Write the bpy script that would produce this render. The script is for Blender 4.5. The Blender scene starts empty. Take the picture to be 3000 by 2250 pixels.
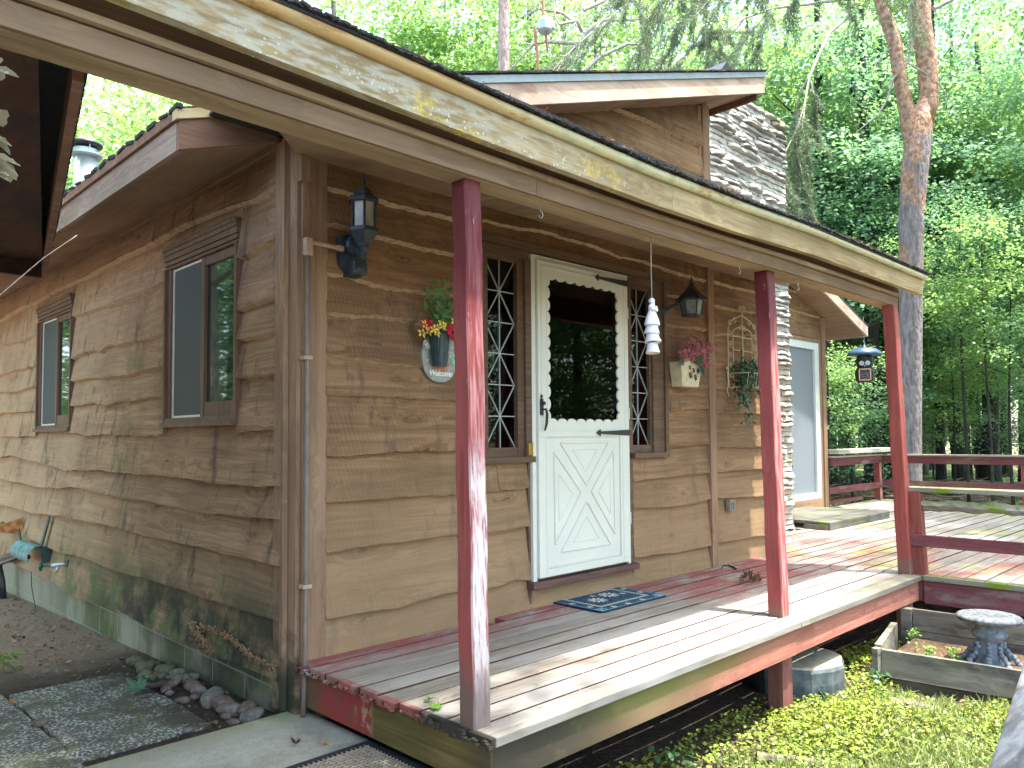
import bpy, bmesh, math, random
import numpy as np
from mathutils import Vector, Matrix, Euler

S = bpy.context.scene
COL = S.collection
rnd = random.Random(7)
# ---------------------------------------------------------------- camera
cd = bpy.data.cameras.new("camera"); cam = bpy.data.objects.new("camera", cd); COL.objects.link(cam)
cd.sensor_width = 36; cd.lens = 27.24; cd.shift_x = .00325; cd.shift_y = .0177
cd.clip_start = .02; cd.clip_end = 600
yaw, pit, rol = math.radians(45.527), math.radians(2.604), math.radians(-.4095)
Fv = Vector((math.cos(yaw)*math.cos(pit), math.sin(yaw)*math.cos(pit), math.sin(pit)))
R0 = Vector((math.sin(yaw), -math.cos(yaw), 0)); U0 = R0.cross(Fv)
Rv = R0*math.cos(rol)+U0*math.sin(rol); Uv = -R0*math.sin(rol)+U0*math.cos(rol)
M = Matrix((Rv, Uv, -Fv)).transposed().to_4x4(); M.translation = Vector((-1.9504, -3.4720, 1.0837))
cam.matrix_world = M
S.camera = cam
# ---------------------------------------------------------------- sky, sun, exposure
SUN = Vector((.55, -1, 4.36)).normalized()
w = bpy.data.worlds.new("World"); S.world = w; w.use_nodes = True
nt = w.node_tree; nt.nodes.clear()
sky = nt.nodes.new('ShaderNodeTexSky'); sky.sky_type = 'NISHITA'; sky.sun_disc = False
sky.sun_elevation = math.asin(SUN.z); sky.sun_rotation = math.atan2(SUN.x, SUN.y)
sky.air_density = 1.0; sky.dust_density = 3.0; sky.ozone_density = 1.0
bg = nt.nodes.new('ShaderNodeBackground'); bg.inputs[1].default_value = .15
wo = nt.nodes.new('ShaderNodeOutputWorld')
nt.links.new(sky.outputs[0], bg.inputs[0]); nt.links.new(bg.outputs[0], wo.inputs[0])
sd = bpy.data.lights.new("sun", 'SUN'); sd.energy = 2.0; sd.angle = math.radians(1.2); sd.color = (1, .95, .87)
so = bpy.data.objects.new("sun", sd); COL.objects.link(so)
so.rotation_euler = SUN.to_track_quat('Z', 'Y').to_euler(); so.location = (3, -6, 20)
S.view_settings.view_transform = 'Standard'; S.view_settings.look = 'None'
S.view_settings.exposure = 3.1; S.view_settings.gamma = 1
S.cycles.max_bounces = 10; S.cycles.diffuse_bounces = 5; S.cycles.transparent_max_bounces = 16
S.cycles.use_denoising = True

# ---------------------------------------------------------------- object helpers
def obj(name, me, m=None, parent=None, smooth=False):
    if isinstance(me, MB): me = me.mesh(name)
    o = bpy.data.objects.new(name, me); COL.objects.link(o)
    if m is not None:
        if not me.materials: me.materials.append(m)
    if parent: o.parent = parent
    if smooth:
        for p in me.polygons: p.use_smooth = True
    return o
def tag(o, label=None, cat=None, group=None, kind=None):
    if label: o['label'] = label
    if cat: o['category'] = cat
    if group: o['group'] = group
    if kind: o['kind'] = kind
    return o
def empty(name, loc, label, cat, group=None):
    o = bpy.data.objects.new(name, None); COL.objects.link(o); o.location = loc; o.empty_display_size = .1
    bpy.context.view_layer.update()
    return tag(o, label, cat, group)
def part(name, me, m, root, smooth=False):
    # world-space geometry parented to a root that sits elsewhere
    o = obj(name, me, m, None, smooth); o.parent = root
    off = root.location.copy() if root.parent is None else Vector((0, 0, 0))
    o.matrix_parent_inverse = Matrix.Translation(-off)
    return o
class MB:
    def __init__(s): s.v = []; s.f = []; s.r = []; s.e = []; s.p = []
    def pieces(s):
        # one MB per add() call, so that each board becomes a part of its own
        q = s.p+[(len(s.v), len(s.f))]
        for (v0, f0), (v1, f1) in zip(q[:-1], q[1:]):
            m = MB(); m.v = s.v[v0:v1]; m.f = [tuple(i-v0 for i in f) for f in s.f[f0:f1]]; m.r = s.r[f0:f1]; m.e = s.e[f0:f1]; yield m
    def add(s, vs, fs, r=None, e=0.0):
        s.p.append((len(s.v), len(s.f))); b = len(s.v); s.v += [tuple(v) for v in vs]
        if r is None: r = rnd.random()
        for f in fs: s.f.append(tuple(b+i for i in f)); s.r.append(r); s.e.append(e)
    def box(s, a, b, r=None, bev=0.0):
        x0, y0, z0 = [min(p, q) for p, q in zip(a, b)]; x1, y1, z1 = [max(p, q) for p, q in zip(a, b)]
        s.obox(Vector(((x0+x1)/2, (y0+y1)/2, (z0+z1)/2)), (x1-x0, y1-y0, z1-z0), Matrix.Identity(3), r, bev)
    def obox(s, c, d, R=None, r=None, bev=0.0):
        R = R or Matrix.Identity(3); c = Vector(c)
        hx, hy, hz = [k/2 for k in d]
        if bev <= 0:
            vs = [c+R@Vector((i*hx, j*hy, k*hz)) for k in (-1, 1) for j in (-1, 1) for i in (-1, 1)]
            s.add(vs, [(0, 2, 3, 1), (4, 5, 7, 6), (0, 1, 5, 4), (2, 6, 7, 3), (0, 4, 6, 2), (1, 3, 7, 5)], r); return
        b = min(bev, hx*.9, hy*.9, hz*.9)
        bm = bmesh.new(); bmesh.ops.create_cube(bm, size=1)
        for v in bm.verts: v.co = Vector((v.co.x*2*hx, v.co.y*2*hy, v.co.z*2*hz))
        bmesh.ops.bevel(bm, geom=bm.edges[:], offset=b, segments=2, affect='EDGES', profile=.5)
        bm.verts.index_update()
        s.add([c+R@v.co for v in bm.verts], [[v.index for v in f.verts] for f in bm.faces], r); bm.free()
    def bar(s, a, b, w, h, r=None, up=(0, 0, 1), bev=0.0):
        a = Vector(a); b = Vector(b); d = b-a; L = d.length; x = d.normalized(); up = Vector(up)
        if abs(x.dot(up)) > .99: up = Vector((0, 1, 0))
        y = up.cross(x).normalized(); z = x.cross(y)
        s.obox((a+b)/2, (L, w, h), Matrix((x, y, z)).transposed(), r, bev)
    def tube(s, pts, rad, n=8, r=None, cap=True, jit=0.0):
        pts = [Vector(p) for p in pts]; N_ = len(pts)
        rad = rad if isinstance(rad, (list, tuple)) else [rad]*N_
        vs = []; prev = None
        for i, p in enumerate(pts):
            t = (pts[min(i+1, N_-1)]-pts[max(i-1, 0)]).normalized()
            if prev is None:
                u = Vector((0, 0, 1)) if abs(t.z) < .9 else Vector((1, 0, 0))
                u = (u-t*u.dot(t)).normalized()
            else:
                u = prev-t*prev.dot(t)
                u = u.normalized() if u.length > 1e-6 else Vector((1, 0, 0))
            prev = u; v = t.cross(u)
            for k in range(n):
                a = 2*math.pi*k/n; q = rad[i]*(1+(rnd.uniform(-jit, jit) if jit else 0))
                vs.append(p+(u*math.cos(a)+v*math.sin(a))*q)
        fs = [(i*n+k, i*n+(k+1) % n, (i+1)*n+(k+1) % n, (i+1)*n+k) for i in range(N_-1) for k in range(n)]
        if cap: fs += [tuple(range(n))[::-1], tuple((N_-1)*n+k for k in range(n))]
        s.add(vs, fs, r)
    def lathe(s, prof, c=(0, 0, 0), n=24, r=None, R=None, flute=None, sx=1, sy=1):
        vs = []; c = Vector(c)
        for j, (rr, z) in enumerate(prof):
            for k in range(n):
                a = 2*math.pi*k/n; q = rr*(1+(flute(a, z) if flute else 0))
                p = Vector((q*math.cos(a)*sx, q*math.sin(a)*sy, z)); vs.append(c+(R@p if R else p))
        m = len(prof)
        fs = [(j*n+k, j*n+(k+1) % n, (j+1)*n+(k+1) % n, (j+1)*n+k) for j in range(m-1) for k in range(n)]
        fs += [tuple(range(n))[::-1], tuple((m-1)*n+k for k in range(n))]
        s.add(vs, fs, r)
    def ball(s, c, rad, n=10, m=7, r=None, jit=0, R=None):
        c = Vector(c); rad = Vector(rad) if not isinstance(rad, (int, float)) else Vector((rad,)*3)
        vs = [c+(R or Matrix.Identity(3))@Vector((0, 0, -rad.z))]
        for j in range(1, m):
            ph = math.pi*j/m-math.pi/2
            for k in range(n):
                a = 2*math.pi*k/n; q = 1+rnd.uniform(-jit, jit)
                p = Vector((rad.x*math.cos(ph)*math.cos(a), rad.y*math.cos(ph)*math.sin(a), rad.z*math.sin(ph)))*q
                vs.append(c+(R@p if R else p))
        vs.append(c+(R or Matrix.Identity(3))@Vector((0, 0, rad.z)))
        fs = [(0, 1+(k+1) % n, 1+k) for k in range(n)]
        for j in range(m-2):
            for k in range(n): fs.append((1+j*n+k, 1+j*n+(k+1) % n, 1+(j+1)*n+(k+1) % n, 1+(j+1)*n+k))
        b = 1+(m-2)*n; fs += [(b+k, b+(k+1) % n, b+n) for k in range(n)]
        s.add(vs, fs, r)
    def prism(s, pts, axis, a, b, r=None):
        # polygon pts given in the two other axes, extruded along axis from a to b
        def mk(p, q):
            return {0: (q, p[0], p[1]), 1: (p[0], q, p[1]), 2: (p[0], p[1], q)}[axis]
        n = len(pts)
        ar = sum(pts[i][0]*pts[(i+1) % n][1]-pts[(i+1) % n][0]*pts[i][1] for i in range(n))
        if (ar < 0) != (axis == 1): pts = pts[::-1]
        if a > b: a, b = b, a
        vs = [mk(p, a) for p in pts]+[mk(p, b) for p in pts]
        s.add(vs, [tuple(range(n))[::-1], tuple(range(n, 2*n))]+[(i, (i+1) % n, n+(i+1) % n, n+i) for i in range(n)], r)
    def mesh(s, name):
        me = bpy.data.meshes.new(name); me.from_pydata(s.v, [], s.f)
        a = me.attributes.new('rnd', 'FLOAT', 'FACE'); a.data.foreach_set('value', s.r)
        a = me.attributes.new('edge', 'FLOAT', 'FACE'); a.data.foreach_set('value', s.e)
        me.update(); return me

def leaf_mesh(name, C_, N_, size, shape='leaf', up=None):
    """many small leaves as one mesh: centres (n,3), normals (n,3), sizes (n)"""
    n = len(C_); rs = np.random.RandomState(len(C_) % 9973)
    N_ = N_/np.maximum(np.linalg.norm(N_, axis=1, keepdims=True), 1e-6)
    t = up if up is not None else rs.normal(size=(n, 3)); t = t-(t*N_).sum(1, keepdims=True)*N_
    t /= np.maximum(np.linalg.norm(t, axis=1, keepdims=True), 1e-6); b = np.cross(N_, t)
    if shape == 'leaf': P = [(0, -.5, 0), (.3, -.1, .06), (.22, .25, .04), (0, .5, -.03), (-.22, .25, .04), (-.3, -.1, .06)]
    elif shape == 'quad': P = [(0, -.5, 0), (.36, 0, .05), (0, .5, 0), (-.36, 0, .05)]
    elif shape == 'hex': P = [(math.cos(a)*.5, math.sin(a)*.5, .04*math.cos(2*a)) for a in [k*math.pi/3 for k in range(6)]]
    elif shape == 'blade': P = [(-.04, -.5, 0), (.04, -.5, 0), (.03, 0, .06), (0, .5, .2), (-.03, 0, .06)]
    elif shape == 'needle': P = [(-.035, -.5, 0), (.035, -.5, 0), (.02, .5, 0), (-.02, .5, 0)]
    P = np.array(P); k = len(P)
    V = C_[:, None, :]+size[:, None, None]*(P[None, :, 0:1]*b[:, None, :]+P[None, :, 1:2]*t[:, None, :]+P[None, :, 2:3]*N_[:, None, :])
    me = bpy.data.meshes.new(name)
    me.vertices.add(n*k); me.vertices.foreach_set('co', V.reshape(-1).astype(np.float32))
    me.loops.add(n*k); me.loops.foreach_set('vertex_index', np.arange(n*k, dtype=np.int32))
    me.polygons.add(n); me.polygons.foreach_set('loop_start', (np.arange(n)*k).astype(np.int32))
    me.polygons.foreach_set('loop_total', np.full(n, k, dtype=np.int32))
    a = me.attributes.new('rnd', 'FLOAT', 'FACE'); a.data.foreach_set('value', rs.rand(n).astype(np.float32))
    me.update(calc_edges=True); me.validate(); return me

# ---------------------------------------------------------------- material helpers
class G:
    def __init__(s, name, rough=.8, spec=.3):
        s.m = bpy.data.materials.new(name); s.m.use_nodes = True; s.nt = s.m.node_tree
        s.b = s.nt.nodes['Principled BSDF']; s.b.inputs['Roughness'].default_value = rough
        s.b.inputs['Specular IOR Level'].default_value = spec
        s.out = s.nt.nodes['Material Output']
        s.tc = s.n('ShaderNodeTexCoord'); s.pos = s.tc.outputs['Object']
        s._sep = None
    def n(s, t): return s.nt.nodes.new(t)
    def l(s, a, b):
        if hasattr(a, 'is_output') or isinstance(a, bpy.types.NodeSocket): s.nt.links.new(a, b)
        else: b.default_value = a
    def map(s, scale=(1, 1, 1), loc=(0, 0, 0), rot=(0, 0, 0), vec=None):
        m = s.n('ShaderNodeMapping'); s.l(vec or s.pos, m.inputs[0])
        m.inputs['Scale'].default_value = scale; m.inputs['Location'].default_value = loc; m.inputs['Rotation'].default_value = rot
        return m.outputs[0]
    def noise(s, vec=None, scale=5, detail=4, rough=.55, dist=0):
        m = s.n('ShaderNodeTexNoise'); s.l(vec or s.pos, m.inputs['Vector'])
        m.inputs['Scale'].default_value = scale; m.inputs['Detail'].default_value = detail
        m.inputs['Roughness'].default_value = rough; m.inputs['Distortion'].default_value = dist
        return m.outputs[0]
    def vor(s, vec=None, scale=5, feat='F1', out=0, rand=1):
        m = s.n('ShaderNodeTexVoronoi'); m.feature = feat; s.l(vec or s.pos, m.inputs['Vector'])
        m.inputs['Scale'].default_value = scale; m.inputs['Randomness'].default_value = rand
        return m.outputs[out]
    def wave(s, vec=None, scale=5, dist=1, detail=2, axis='X', dscale=1):
        m = s.n('ShaderNodeTexWave'); m.bands_direction = axis; s.l(vec or s.pos, m.inputs['Vector'])
        m.inputs['Scale'].default_value = scale; m.inputs['Distortion'].default_value = dist
        m.inputs['Detail'].default_value = detail; m.inputs['Detail Scale'].default_value = dscale
        return m.outputs['Fac']
    def ramp(s, fac, stops, interp='LINEAR'):
        m = s.n('ShaderNodeValToRGB'); s.l(fac, m.inputs[0]); cr = m.color_ramp; cr.interpolation = interp
        while len(cr.elements) < len(stops): cr.elements.new(.5)
        for e, (p, c) in zip(cr.elements, stops):
            e.position = p; e.color = tuple(c)+(1,) if len(c) == 3 else c
        return m.outputs[0]
    def mix(s, fac, a, b, mode='MIX'):
        m = s.n('ShaderNodeMix'); m.data_type = 'RGBA'; m.blend_type = mode
        s.l(fac, m.inputs[0])
        for v, i in ((a, 6), (b, 7)):
            if isinstance(v, (tuple, list)): v = tuple(v)+(1,) if len(v) == 3 else v
            s.l(v, m.inputs[i])
        return m.outputs[2]
    def math(s, op, a, b=0.0, clamp=False):
        m = s.n('ShaderNodeMath'); m.operation = op; m.use_clamp = clamp
        s.l(a, m.inputs[0]); s.l(b, m.inputs[1]); return m.outputs[0]
    def band(s, v, lo, hi, a=0, b=1):
        m = s.n('ShaderNodeMapRange'); m.interpolation_type = 'SMOOTHSTEP'; m.clamp = True
        s.l(v, m.inputs[0]); m.inputs[1].default_value = lo; m.inputs[2].default_value = hi
        m.inputs[3].default_value = a; m.inputs[4].default_value = b
        return m.outputs[0]
    def mul(s, *a):
        r = a[0]
        for q in a[1:]: r = s.math('MULTIPLY', r, q)
        return r
    def xyz(s, i):
        if s._sep is None:
            s._sep = s.n('ShaderNodeSeparateXYZ'); s.l(s.pos, s._sep.inputs[0])
        return s._sep.outputs[i]
    def nrm(s, i):
        g = s.n('ShaderNodeNewGeometry'); q = s.n('ShaderNodeSeparateXYZ'); s.l(g.outputs['Normal'], q.inputs[0]); return q.outputs[i]
    def attr(s, name='rnd'):
        m = s.n('ShaderNodeAttribute'); m.attribute_name = name; return m.outputs['Fac']
    def comb(s, x, y, z):
        m = s.n('ShaderNodeCombineXYZ'); s.l(x, m.inputs[0]); s.l(y, m.inputs[1]); s.l(z, m.inputs[2]); return m.outputs[0]
    def bump(s, h, strength=.4, dist=.01, prev=None):
        m = s.n('ShaderNodeBump'); m.inputs['Strength'].default_value = strength; m.inputs['Distance'].default_value = dist
        s.l(h, m.inputs['Height'])
        if prev is not None: s.l(prev, m.inputs['Normal'])
        s.l(m.outputs[0], s.b.inputs['Normal']); return m.outputs[0]
    def col(s, c):
        s.l(c if isinstance(c, bpy.types.NodeSocket) else (tuple(c)+(1,))[:4], s.b.inputs['Base Color']); return s.m

def plain(name, c, rough=.5, spec=.4, metal=0, var=.15, scale=20):
    g = G(name, rough, spec); g.b.inputs['Metallic'].default_value = metal
    k = g.noise(scale=scale, detail=5)
    g.bump(k, .15, .003)
    return g.col(g.mix(g.band(k, .3, .7), [q*(1-var) for q in c], [min(1, q*(1+var)) for q in c]))

def wood(name, dark, light, axis='X', grain=34, rough=.85, knots=.5, patches=(), bump=.5, tint=.25, saw=0.0, edgecol=None, warp=.6):
    """sawn wood: grain along axis, knots, saw marks; patches = (colour, mask function) layers on top"""
    g = G(name, rough, .2)
    i = 'XYZ'.index(axis); r = g.attr('rnd')
    sc = [grain]*3; sc[i] = grain*.045
    off = g.math('MULTIPLY', r, 37.0)
    v = g.n('ShaderNodeVectorMath'); v.operation = 'ADD'; g.l(g.pos, v.inputs[0]); g.l(g.comb(off, off, off), v.inputs[1])
    vec = v.outputs[0]
    kn_sc = [6.5]*3; kn_sc[i] = 2.3
    kw = g.noise(vec, 3.2, 3); kn = g.n('ShaderNodeVectorMath'); kn.operation = 'ADD'; kq = g.math('MULTIPLY', kw, .9)
    g.l(g.map(kn_sc, vec=vec), kn.inputs[0]); g.l(g.comb(kq, g.math('MULTIPLY', kw, -.7), kq), kn.inputs[1]); kv = kn.outputs[0]
    kd = g.vor(kv, 1.0)                                   # distance to the nearest knot
    pull = g.band(kd, .0, .5, 1, 0)
    gv = g.n('ShaderNodeVectorMath'); gv.operation = 'ADD'; g.l(g.map(sc, vec=vec), gv.inputs[0])
    pp = g.math('MULTIPLY', pull, warp*2.2); g.l(g.comb(pp, pp, pp), gv.inputs[1])
    n1 = g.noise(gv.outputs[0], 1, 7, .62, .9)
    n2 = g.noise(vec, 1.7, 3)
    c = g.ramp(n1, [(.32, dark), (.68, light)])
    c = g.mix(g.band(n2, .35, .7, 0, .45), c, [q*.62 for q in dark], 'MIX')
    c = g.mix(g.math('MULTIPLY', r, tint), c, [light[0]*.72, light[1]*.66, light[2]*.6])
    if knots:
        rings = g.noise(g.comb(g.math('MULTIPLY', kd, 16), 0.0, 0.0), 1.5, 2)
        kmask = g.mul(g.band(kd, .10, .30, 1, 0), g.band(rings, .4, .62))
        core = g.mul(g.band(g.math('ADD', kd, g.math('MULTIPLY', g.noise(vec, 26, 4), .16)), .10, .19, 1, 0), .85)
        gate = g.band(g.noise(vec, 1.1, 1), .38, .50)
        c = g.mix(g.mul(kmask, gate, knots*.7), c, [q*.45 for q in dark])
        c = g.mix(g.mul(core, gate, knots), c, [q*.28 for q in dark])
    h = n1
    if saw:
        wv = g.wave(g.map(rot=(0, 0.25, 0)), 12, 3.2, 3, axis, 1.5)
        wv = g.mul(wv, g.band(n2, .35, .65, .3, 1))
        c = g.mix(g.math('MULTIPLY', wv, saw*.35), c, [q*.6 for q in dark]); h = g.math('ADD', n1, g.math('MULTIPLY', wv, saw*.5))
    if edgecol: c = g.mix(g.math('MULTIPLY', g.attr('edge'), g.band(g.noise(scale=30), .3, .6, .55, 1)), c, edgecol)
    for pc, fn in patches: c = g.mix(fn(g), c, pc)
    g.bump(h, bump, .004)
    return g.col(c)
def nmask(scale, lo, hi, amt=1, axis=None, stretch=.1, off=0, extra=None):
    def fn(g):
        sc = [1, 1, 1]
        if axis: sc['XYZ'.index(axis)] = stretch
        m = g.band(g.noise(g.map(sc, loc=(off, off*.7, off*.3)), scale, 6, .65), lo, hi, 0, amt)
        return g.mul(m, extra(g)) if extra else m
    return fn
# ---------------------------------------------------------------- materials
green_stain = lambda g: g.mul(g.band(g.xyz(2), -.15, .55, 1, 0), g.band(g.xyz(1), 4.6, 3.2), g.band(g.noise(scale=2.6, detail=6, rough=.7), .36, .6))
black_stain = lambda g: g.mul(g.band(g.xyz(2), -.05, .46, 1, 0), g.band(g.xyz(1), 3.6, 1.8), g.band(g.noise(scale=3.4, detail=7, rough=.7), .34, .6))
spot = lambda y, z, ry, rz: (lambda g: g.band(g.math('ADD', g.math('ADD', g.math('POWER', g.math('MULTIPLY', g.math('SUBTRACT', g.xyz(1), y), 1/ry), 2.0), g.math('POWER', g.math('MULTIPLY', g.math('SUBTRACT', g.xyz(2), z), 1/rz), 2.0)), g.math('MULTIPLY', g.noise(scale=7, detail=7, rough=.75), 3.2)), 1.1, 2.4, .62, 0))
streaks = lambda g: g.mul(g.band(g.noise(g.map((3.2, 3.2, .8)), 2.6, 6, .72), .54, .68), .7)
M_front = wood("front_siding", (.155, .086, .044), (.405, .240, .130), 'X', 30, knots=1.0, bump=.7, saw=.7, edgecol=(.50, .36, .235), tint=.3,
    patches=[((.10, .07, .055), streaks), ((.37, .26, .145), lambda g: g.band(g.xyz(2), 1.3, .2, 0, .45))])  # lower boards tanner: bounce light put into the colour
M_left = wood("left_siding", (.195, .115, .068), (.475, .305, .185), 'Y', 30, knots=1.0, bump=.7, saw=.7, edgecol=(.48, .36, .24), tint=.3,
    patches=[((.47, .345, .215), lambda g: g.mul(g.band(g.xyz(1), 1.2, 5.0), g.band(g.noise(scale=2), .3, .6, .25, .65))),  # far boards yellower and paler: stronger light there put into the colour
             ((.075, .055, .045), streaks),
             ((.10, .13, .055), green_stain), ((.030, .032, .028), black_stain),
             ((.045, .065, .035), spot(2.35, 1.19, .22, .14)), ((.085, .11, .045), spot(2.5, .93, .35, .1)), ((.09, .12, .05), spot(2.2, 1.62, .3, .09))])
M_trim = wood("brown_trim", (.25, .150, .092), (.42, .265, .168), 'Z', 26, knots=.35, bump=.35, tint=.2)
M_trimx = wood("brown_trim_lengthwise", (.25, .150, .092), (.42, .265, .168), 'X', 26, knots=.35, bump=.35, tint=.2)
M_trimy = wood("brown_trim_sideways", (.20, .122, .080), (.33, .212, .142), 'Y', 26, knots=.35, bump=.35, tint=.2)
M_base = wood("weathered_corner", (.23, .145, .092), (.45, .295, .185), 'Z', 26, knots=.4, patches=[((.05, .055, .035), lambda g: g.mul(g.band(g.xyz(2), .35, -.15), g.band(g.noise(scale=8), .35, .6)))])
M_casing = wood("dark_casing", (.125, .073, .050), (.23, .142, .098), 'Z', 36, knots=0, bump=.2, rough=.55)
M_casing_new = wood("walnut_casing", (.10, .060, .038), (.20, .128, .082), 'X', 36, knots=0, bump=.2, rough=.6)
M_soffit = wood("plywood_soffit", (.26, .165, .11), (.37, .25, .17), 'Y', 9, knots=.25, bump=.2, tint=0)
M_rake = wood("reddish_rake_board", (.19, .095, .065), (.32, .185, .13), 'X', 26, knots=.4, bump=.5, patches=[((.34, .24, .18), nmask(6, .5, .7, .5, 'X', .2))])
M_newwood = wood("new_pine", (.50, .35, .19), (.66, .50, .31), 'X', 24, knots=.3)
M_eave = wood("eave_board", (.24, .155, .12), (.42, .31, .25), 'Y', 26, knots=.3, patches=[((.09, .09, .05), lambda g: g.mul(g.band(g.xyz(1), 1.7, 2.3), g.band(g.noise(scale=22), .42, .56)))])
M_pink = wood("faded_fascia", (.46, .32, .25), (.66, .52, .43), 'X', 20, knots=.3, patches=[((.30, .16, .12), nmask(5, .56, .66, .6, 'X', .3))])
M_beam = wood("porch_beam_wood", (.205, .135, .085), (.345, .235, .148), 'X', 24, knots=1.0, bump=.35, tint=.15)
M_beamlt = wood("pale_beam_wood", (.30, .205, .125), (.52, .385, .25), 'X', 20, knots=.5, bump=.4, tint=.1)
lich_band = lambda g: g.mul(g.band(g.xyz(2), 2.345, 2.235), g.band(g.xyz(0), 1.25, .6))
M_fascia = wood("lichened_fascia", (.29, .205, .105), (.56, .43, .25), 'X', 36, knots=.25, bump=.8, tint=0, patches=[
    ((.50, .47, .38), lambda g: g.mul(g.band(g.xyz(0), 1.6, -.5), g.band(g.noise(g.map((.25, 1, 1)), 40, 5), .42, .6, 0, .75))),
    ((.62, .62, .52), lambda g: g.mul(lich_band(g), g.band(g.vor(scale=55), .32, .18), g.band(g.noise(scale=7), .47, .56))),
    ((.66, .48, .05), lambda g: g.mul(lich_band(g), g.band(g.noise(g.map((.8, 1, 1)), 5, 7, .75), .545, .60), g.band(g.noise(scale=70), .4, .58, 0, .85))),
    ((.12, .10, .07), nmask(26, .66, .72, .7))])
def gutter_mat():
    g = G("drip_edge_paint", .38, .5)
    rust = g.mul(g.band(g.noise(g.map((1, 1, 5)), 3.2, 6, .7), .57, .62), g.band(g.xyz(0), 3.4, -.2, .6, 1))
    c = g.mix(g.band(g.xyz(0), -.3, .8), (.55, .36, .15), (.62, .58, .36))
    c = g.mix(g.band(g.noise(scale=14, detail=6), .5, .7, 0, .5), c, (.35, .33, .22))
    return g.col(g.mix(rust, c, (.42, .23, .08)))
M_gutter = gutter_mat()
M_bluegrey = plain("grey_drip_edge", (.30, .36, .40), .4, .5, 0, .12, 8)
def shingle_mat():
    g = G("shingle_grit", .95, .15)
    n = g.noise(scale=260, detail=2); n2 = g.noise(scale=5, detail=6)
    c = g.ramp(n, [(.3, (.018, .018, .02)), (.6, (.06, .06, .065)), (.75, (.17, .16, .15))])
    c = g.mix(g.band(n2, .55, .68), c, (.13, .09, .05)); g.bump(n, .6, .004); return g.col(c)
M_shingle = shingle_mat()
def block_mat():
    g = G("painted_block", .9, .2)
    yv = g.xyz(1); zv = g.math('ADD', g.xyz(2), .60)
    row = g.math('FLOOR', g.math('DIVIDE', zv, .203))
    u = g.math('ADD', g.math('DIVIDE', yv, .406), g.math('MULTIPLY', row, .5))
    fu = g.math('ABSOLUTE', g.math('SUBTRACT', g.math('FRACT', u), .5)); fz = g.math('ABSOLUTE', g.math('SUBTRACT', g.math('FRACT', g.math('DIVIDE', zv, .203)), .5))
    mort = g.math('MAXIMUM', g.band(fu, .483, .492), g.band(fz, .465, .482))
    n = g.noise(scale=60, detail=4)
    base = g.mix(g.noise(scale=3, detail=5), (.30, .28, .205), (.41, .39, .30))
    gr = g.mul(g.band(g.noise(g.map((1, 1, .5)), 2.3, 6, .65), .34, .58), g.band(yv, 5.2, 2.8, .15, .9))
    c = g.mix(gr, base, (.10, .12, .04))
    c = g.mix(g.mul(g.band(yv, 2.6, .6), g.band(g.noise(scale=4, detail=6), .3, .6)), c, (.075, .075, .055))
    c = g.mix(g.mul(mort, .45), c, (.45, .46, .40))
    g.bump(g.math('SUBTRACT', n, g.math('MULTIPLY', mort, 2.0)), .5, .006); return g.col(c)
M_block = block_mat()
def stone_mat():
    g = G("chimney_stone", .9, .2)
    n = g.noise(g.map((1, 1, 2.2)), 9, 8, .7); n2 = g.noise(scale=1.6, detail=4)
    c = g.ramp(n, [(.33, (.22, .21, .20)), (.47, (.56, .54, .51)), (.65, (.72, .70, .67))])
    c = g.mix(g.mul(g.attr('rnd'), .35), c, (.30, .29, .30))
    c = g.mix(g.mul(g.band(g.xyz(2), 4.0, 4.8), g.band(n2, .4, .6, 0, .6)), c, (.20, .19, .20))
    c = g.mix(g.mul(g.band(g.xyz(2), 2.6, 1.8), .55), c, (.52, .44, .31))
    c = g.mix(g.mul(g.band(g.xyz(2), 4.55, 4.78), g.band(g.xyz(0), 6.2, 6.6), g.band(n, .45, .55)), c, (.35, .28, .07))
    c = g.mix(g.math('MULTIPLY', g.attr('edge'), .65), c, (.19, .18, .16))
    g.bump(g.noise(g.map((1, 1, 3)), 30, 8, .7), .6, .008); return g.col(c)
M_stone = stone_mat()
M_white = plain("white_door_enamel", (.72, .72, .625), .35, .5, 0, .03, 3)
M_black = plain("black_iron", (.018, .02, .024), .42, .5, 0, .2, 30)
M_brass = plain("brass", (.62, .44, .14), .3, .5, .9, .1)
M_lead = plain("lead_came", (.42, .48, .46), .4, .5, .4, .1)
M_steel = plain("galvanised", (.44, .50, .52), .38, .5, .6, .2, 6)
M_conduit = plain("brown_painted_conduit", (.20, .16, .13), .45, .5, 0, .2, 12)
M_conduit_pale = plain("tan_painted_pipe", (.46, .33, .22), .5, .4, 0, .15, 14)
M_vinyl = plain("pale_vinyl", (.58, .60, .58), .4, .5, 0, .04, 4)
def glass_mat(name, tint, refl=.9, rough=.01, trans=1.0):
    g = G(name); nt = g.nt
    tr = g.n('ShaderNodeBsdfTransparent'); tr.inputs[0].default_value = tuple(tint)+(1,)
    gl = g.n('ShaderNodeBsdfGlossy'); gl.inputs[0].default_value = (refl, refl, refl, 1); gl.inputs['Roughness'].default_value = rough
    fr = g.n('ShaderNodeFresnel'); fr.inputs[0].default_value = 1.55
    nz = g.noise(scale=2.2, detail=1); bp = g.n('ShaderNodeBump'); bp.inputs['Strength'].default_value = .012; bp.inputs['Distance'].default_value = .02
    g.l(nz, bp.inputs['Height']); g.l(bp.outputs[0], gl.inputs['Normal'])
    mx = g.n('ShaderNodeMixShader'); g.l(g.math('MULTIPLY', fr.outputs[0], 1.6, True), mx.inputs[0])
    g.l(tr.outputs[0], mx.inputs[1]); g.l(gl.outputs[0], mx.inputs[2]); g.l(mx.outputs[0], g.out.inputs[0]); return g.m
M_glass = glass_mat("window_glass", (.55, .62, .60), .38)
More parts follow.
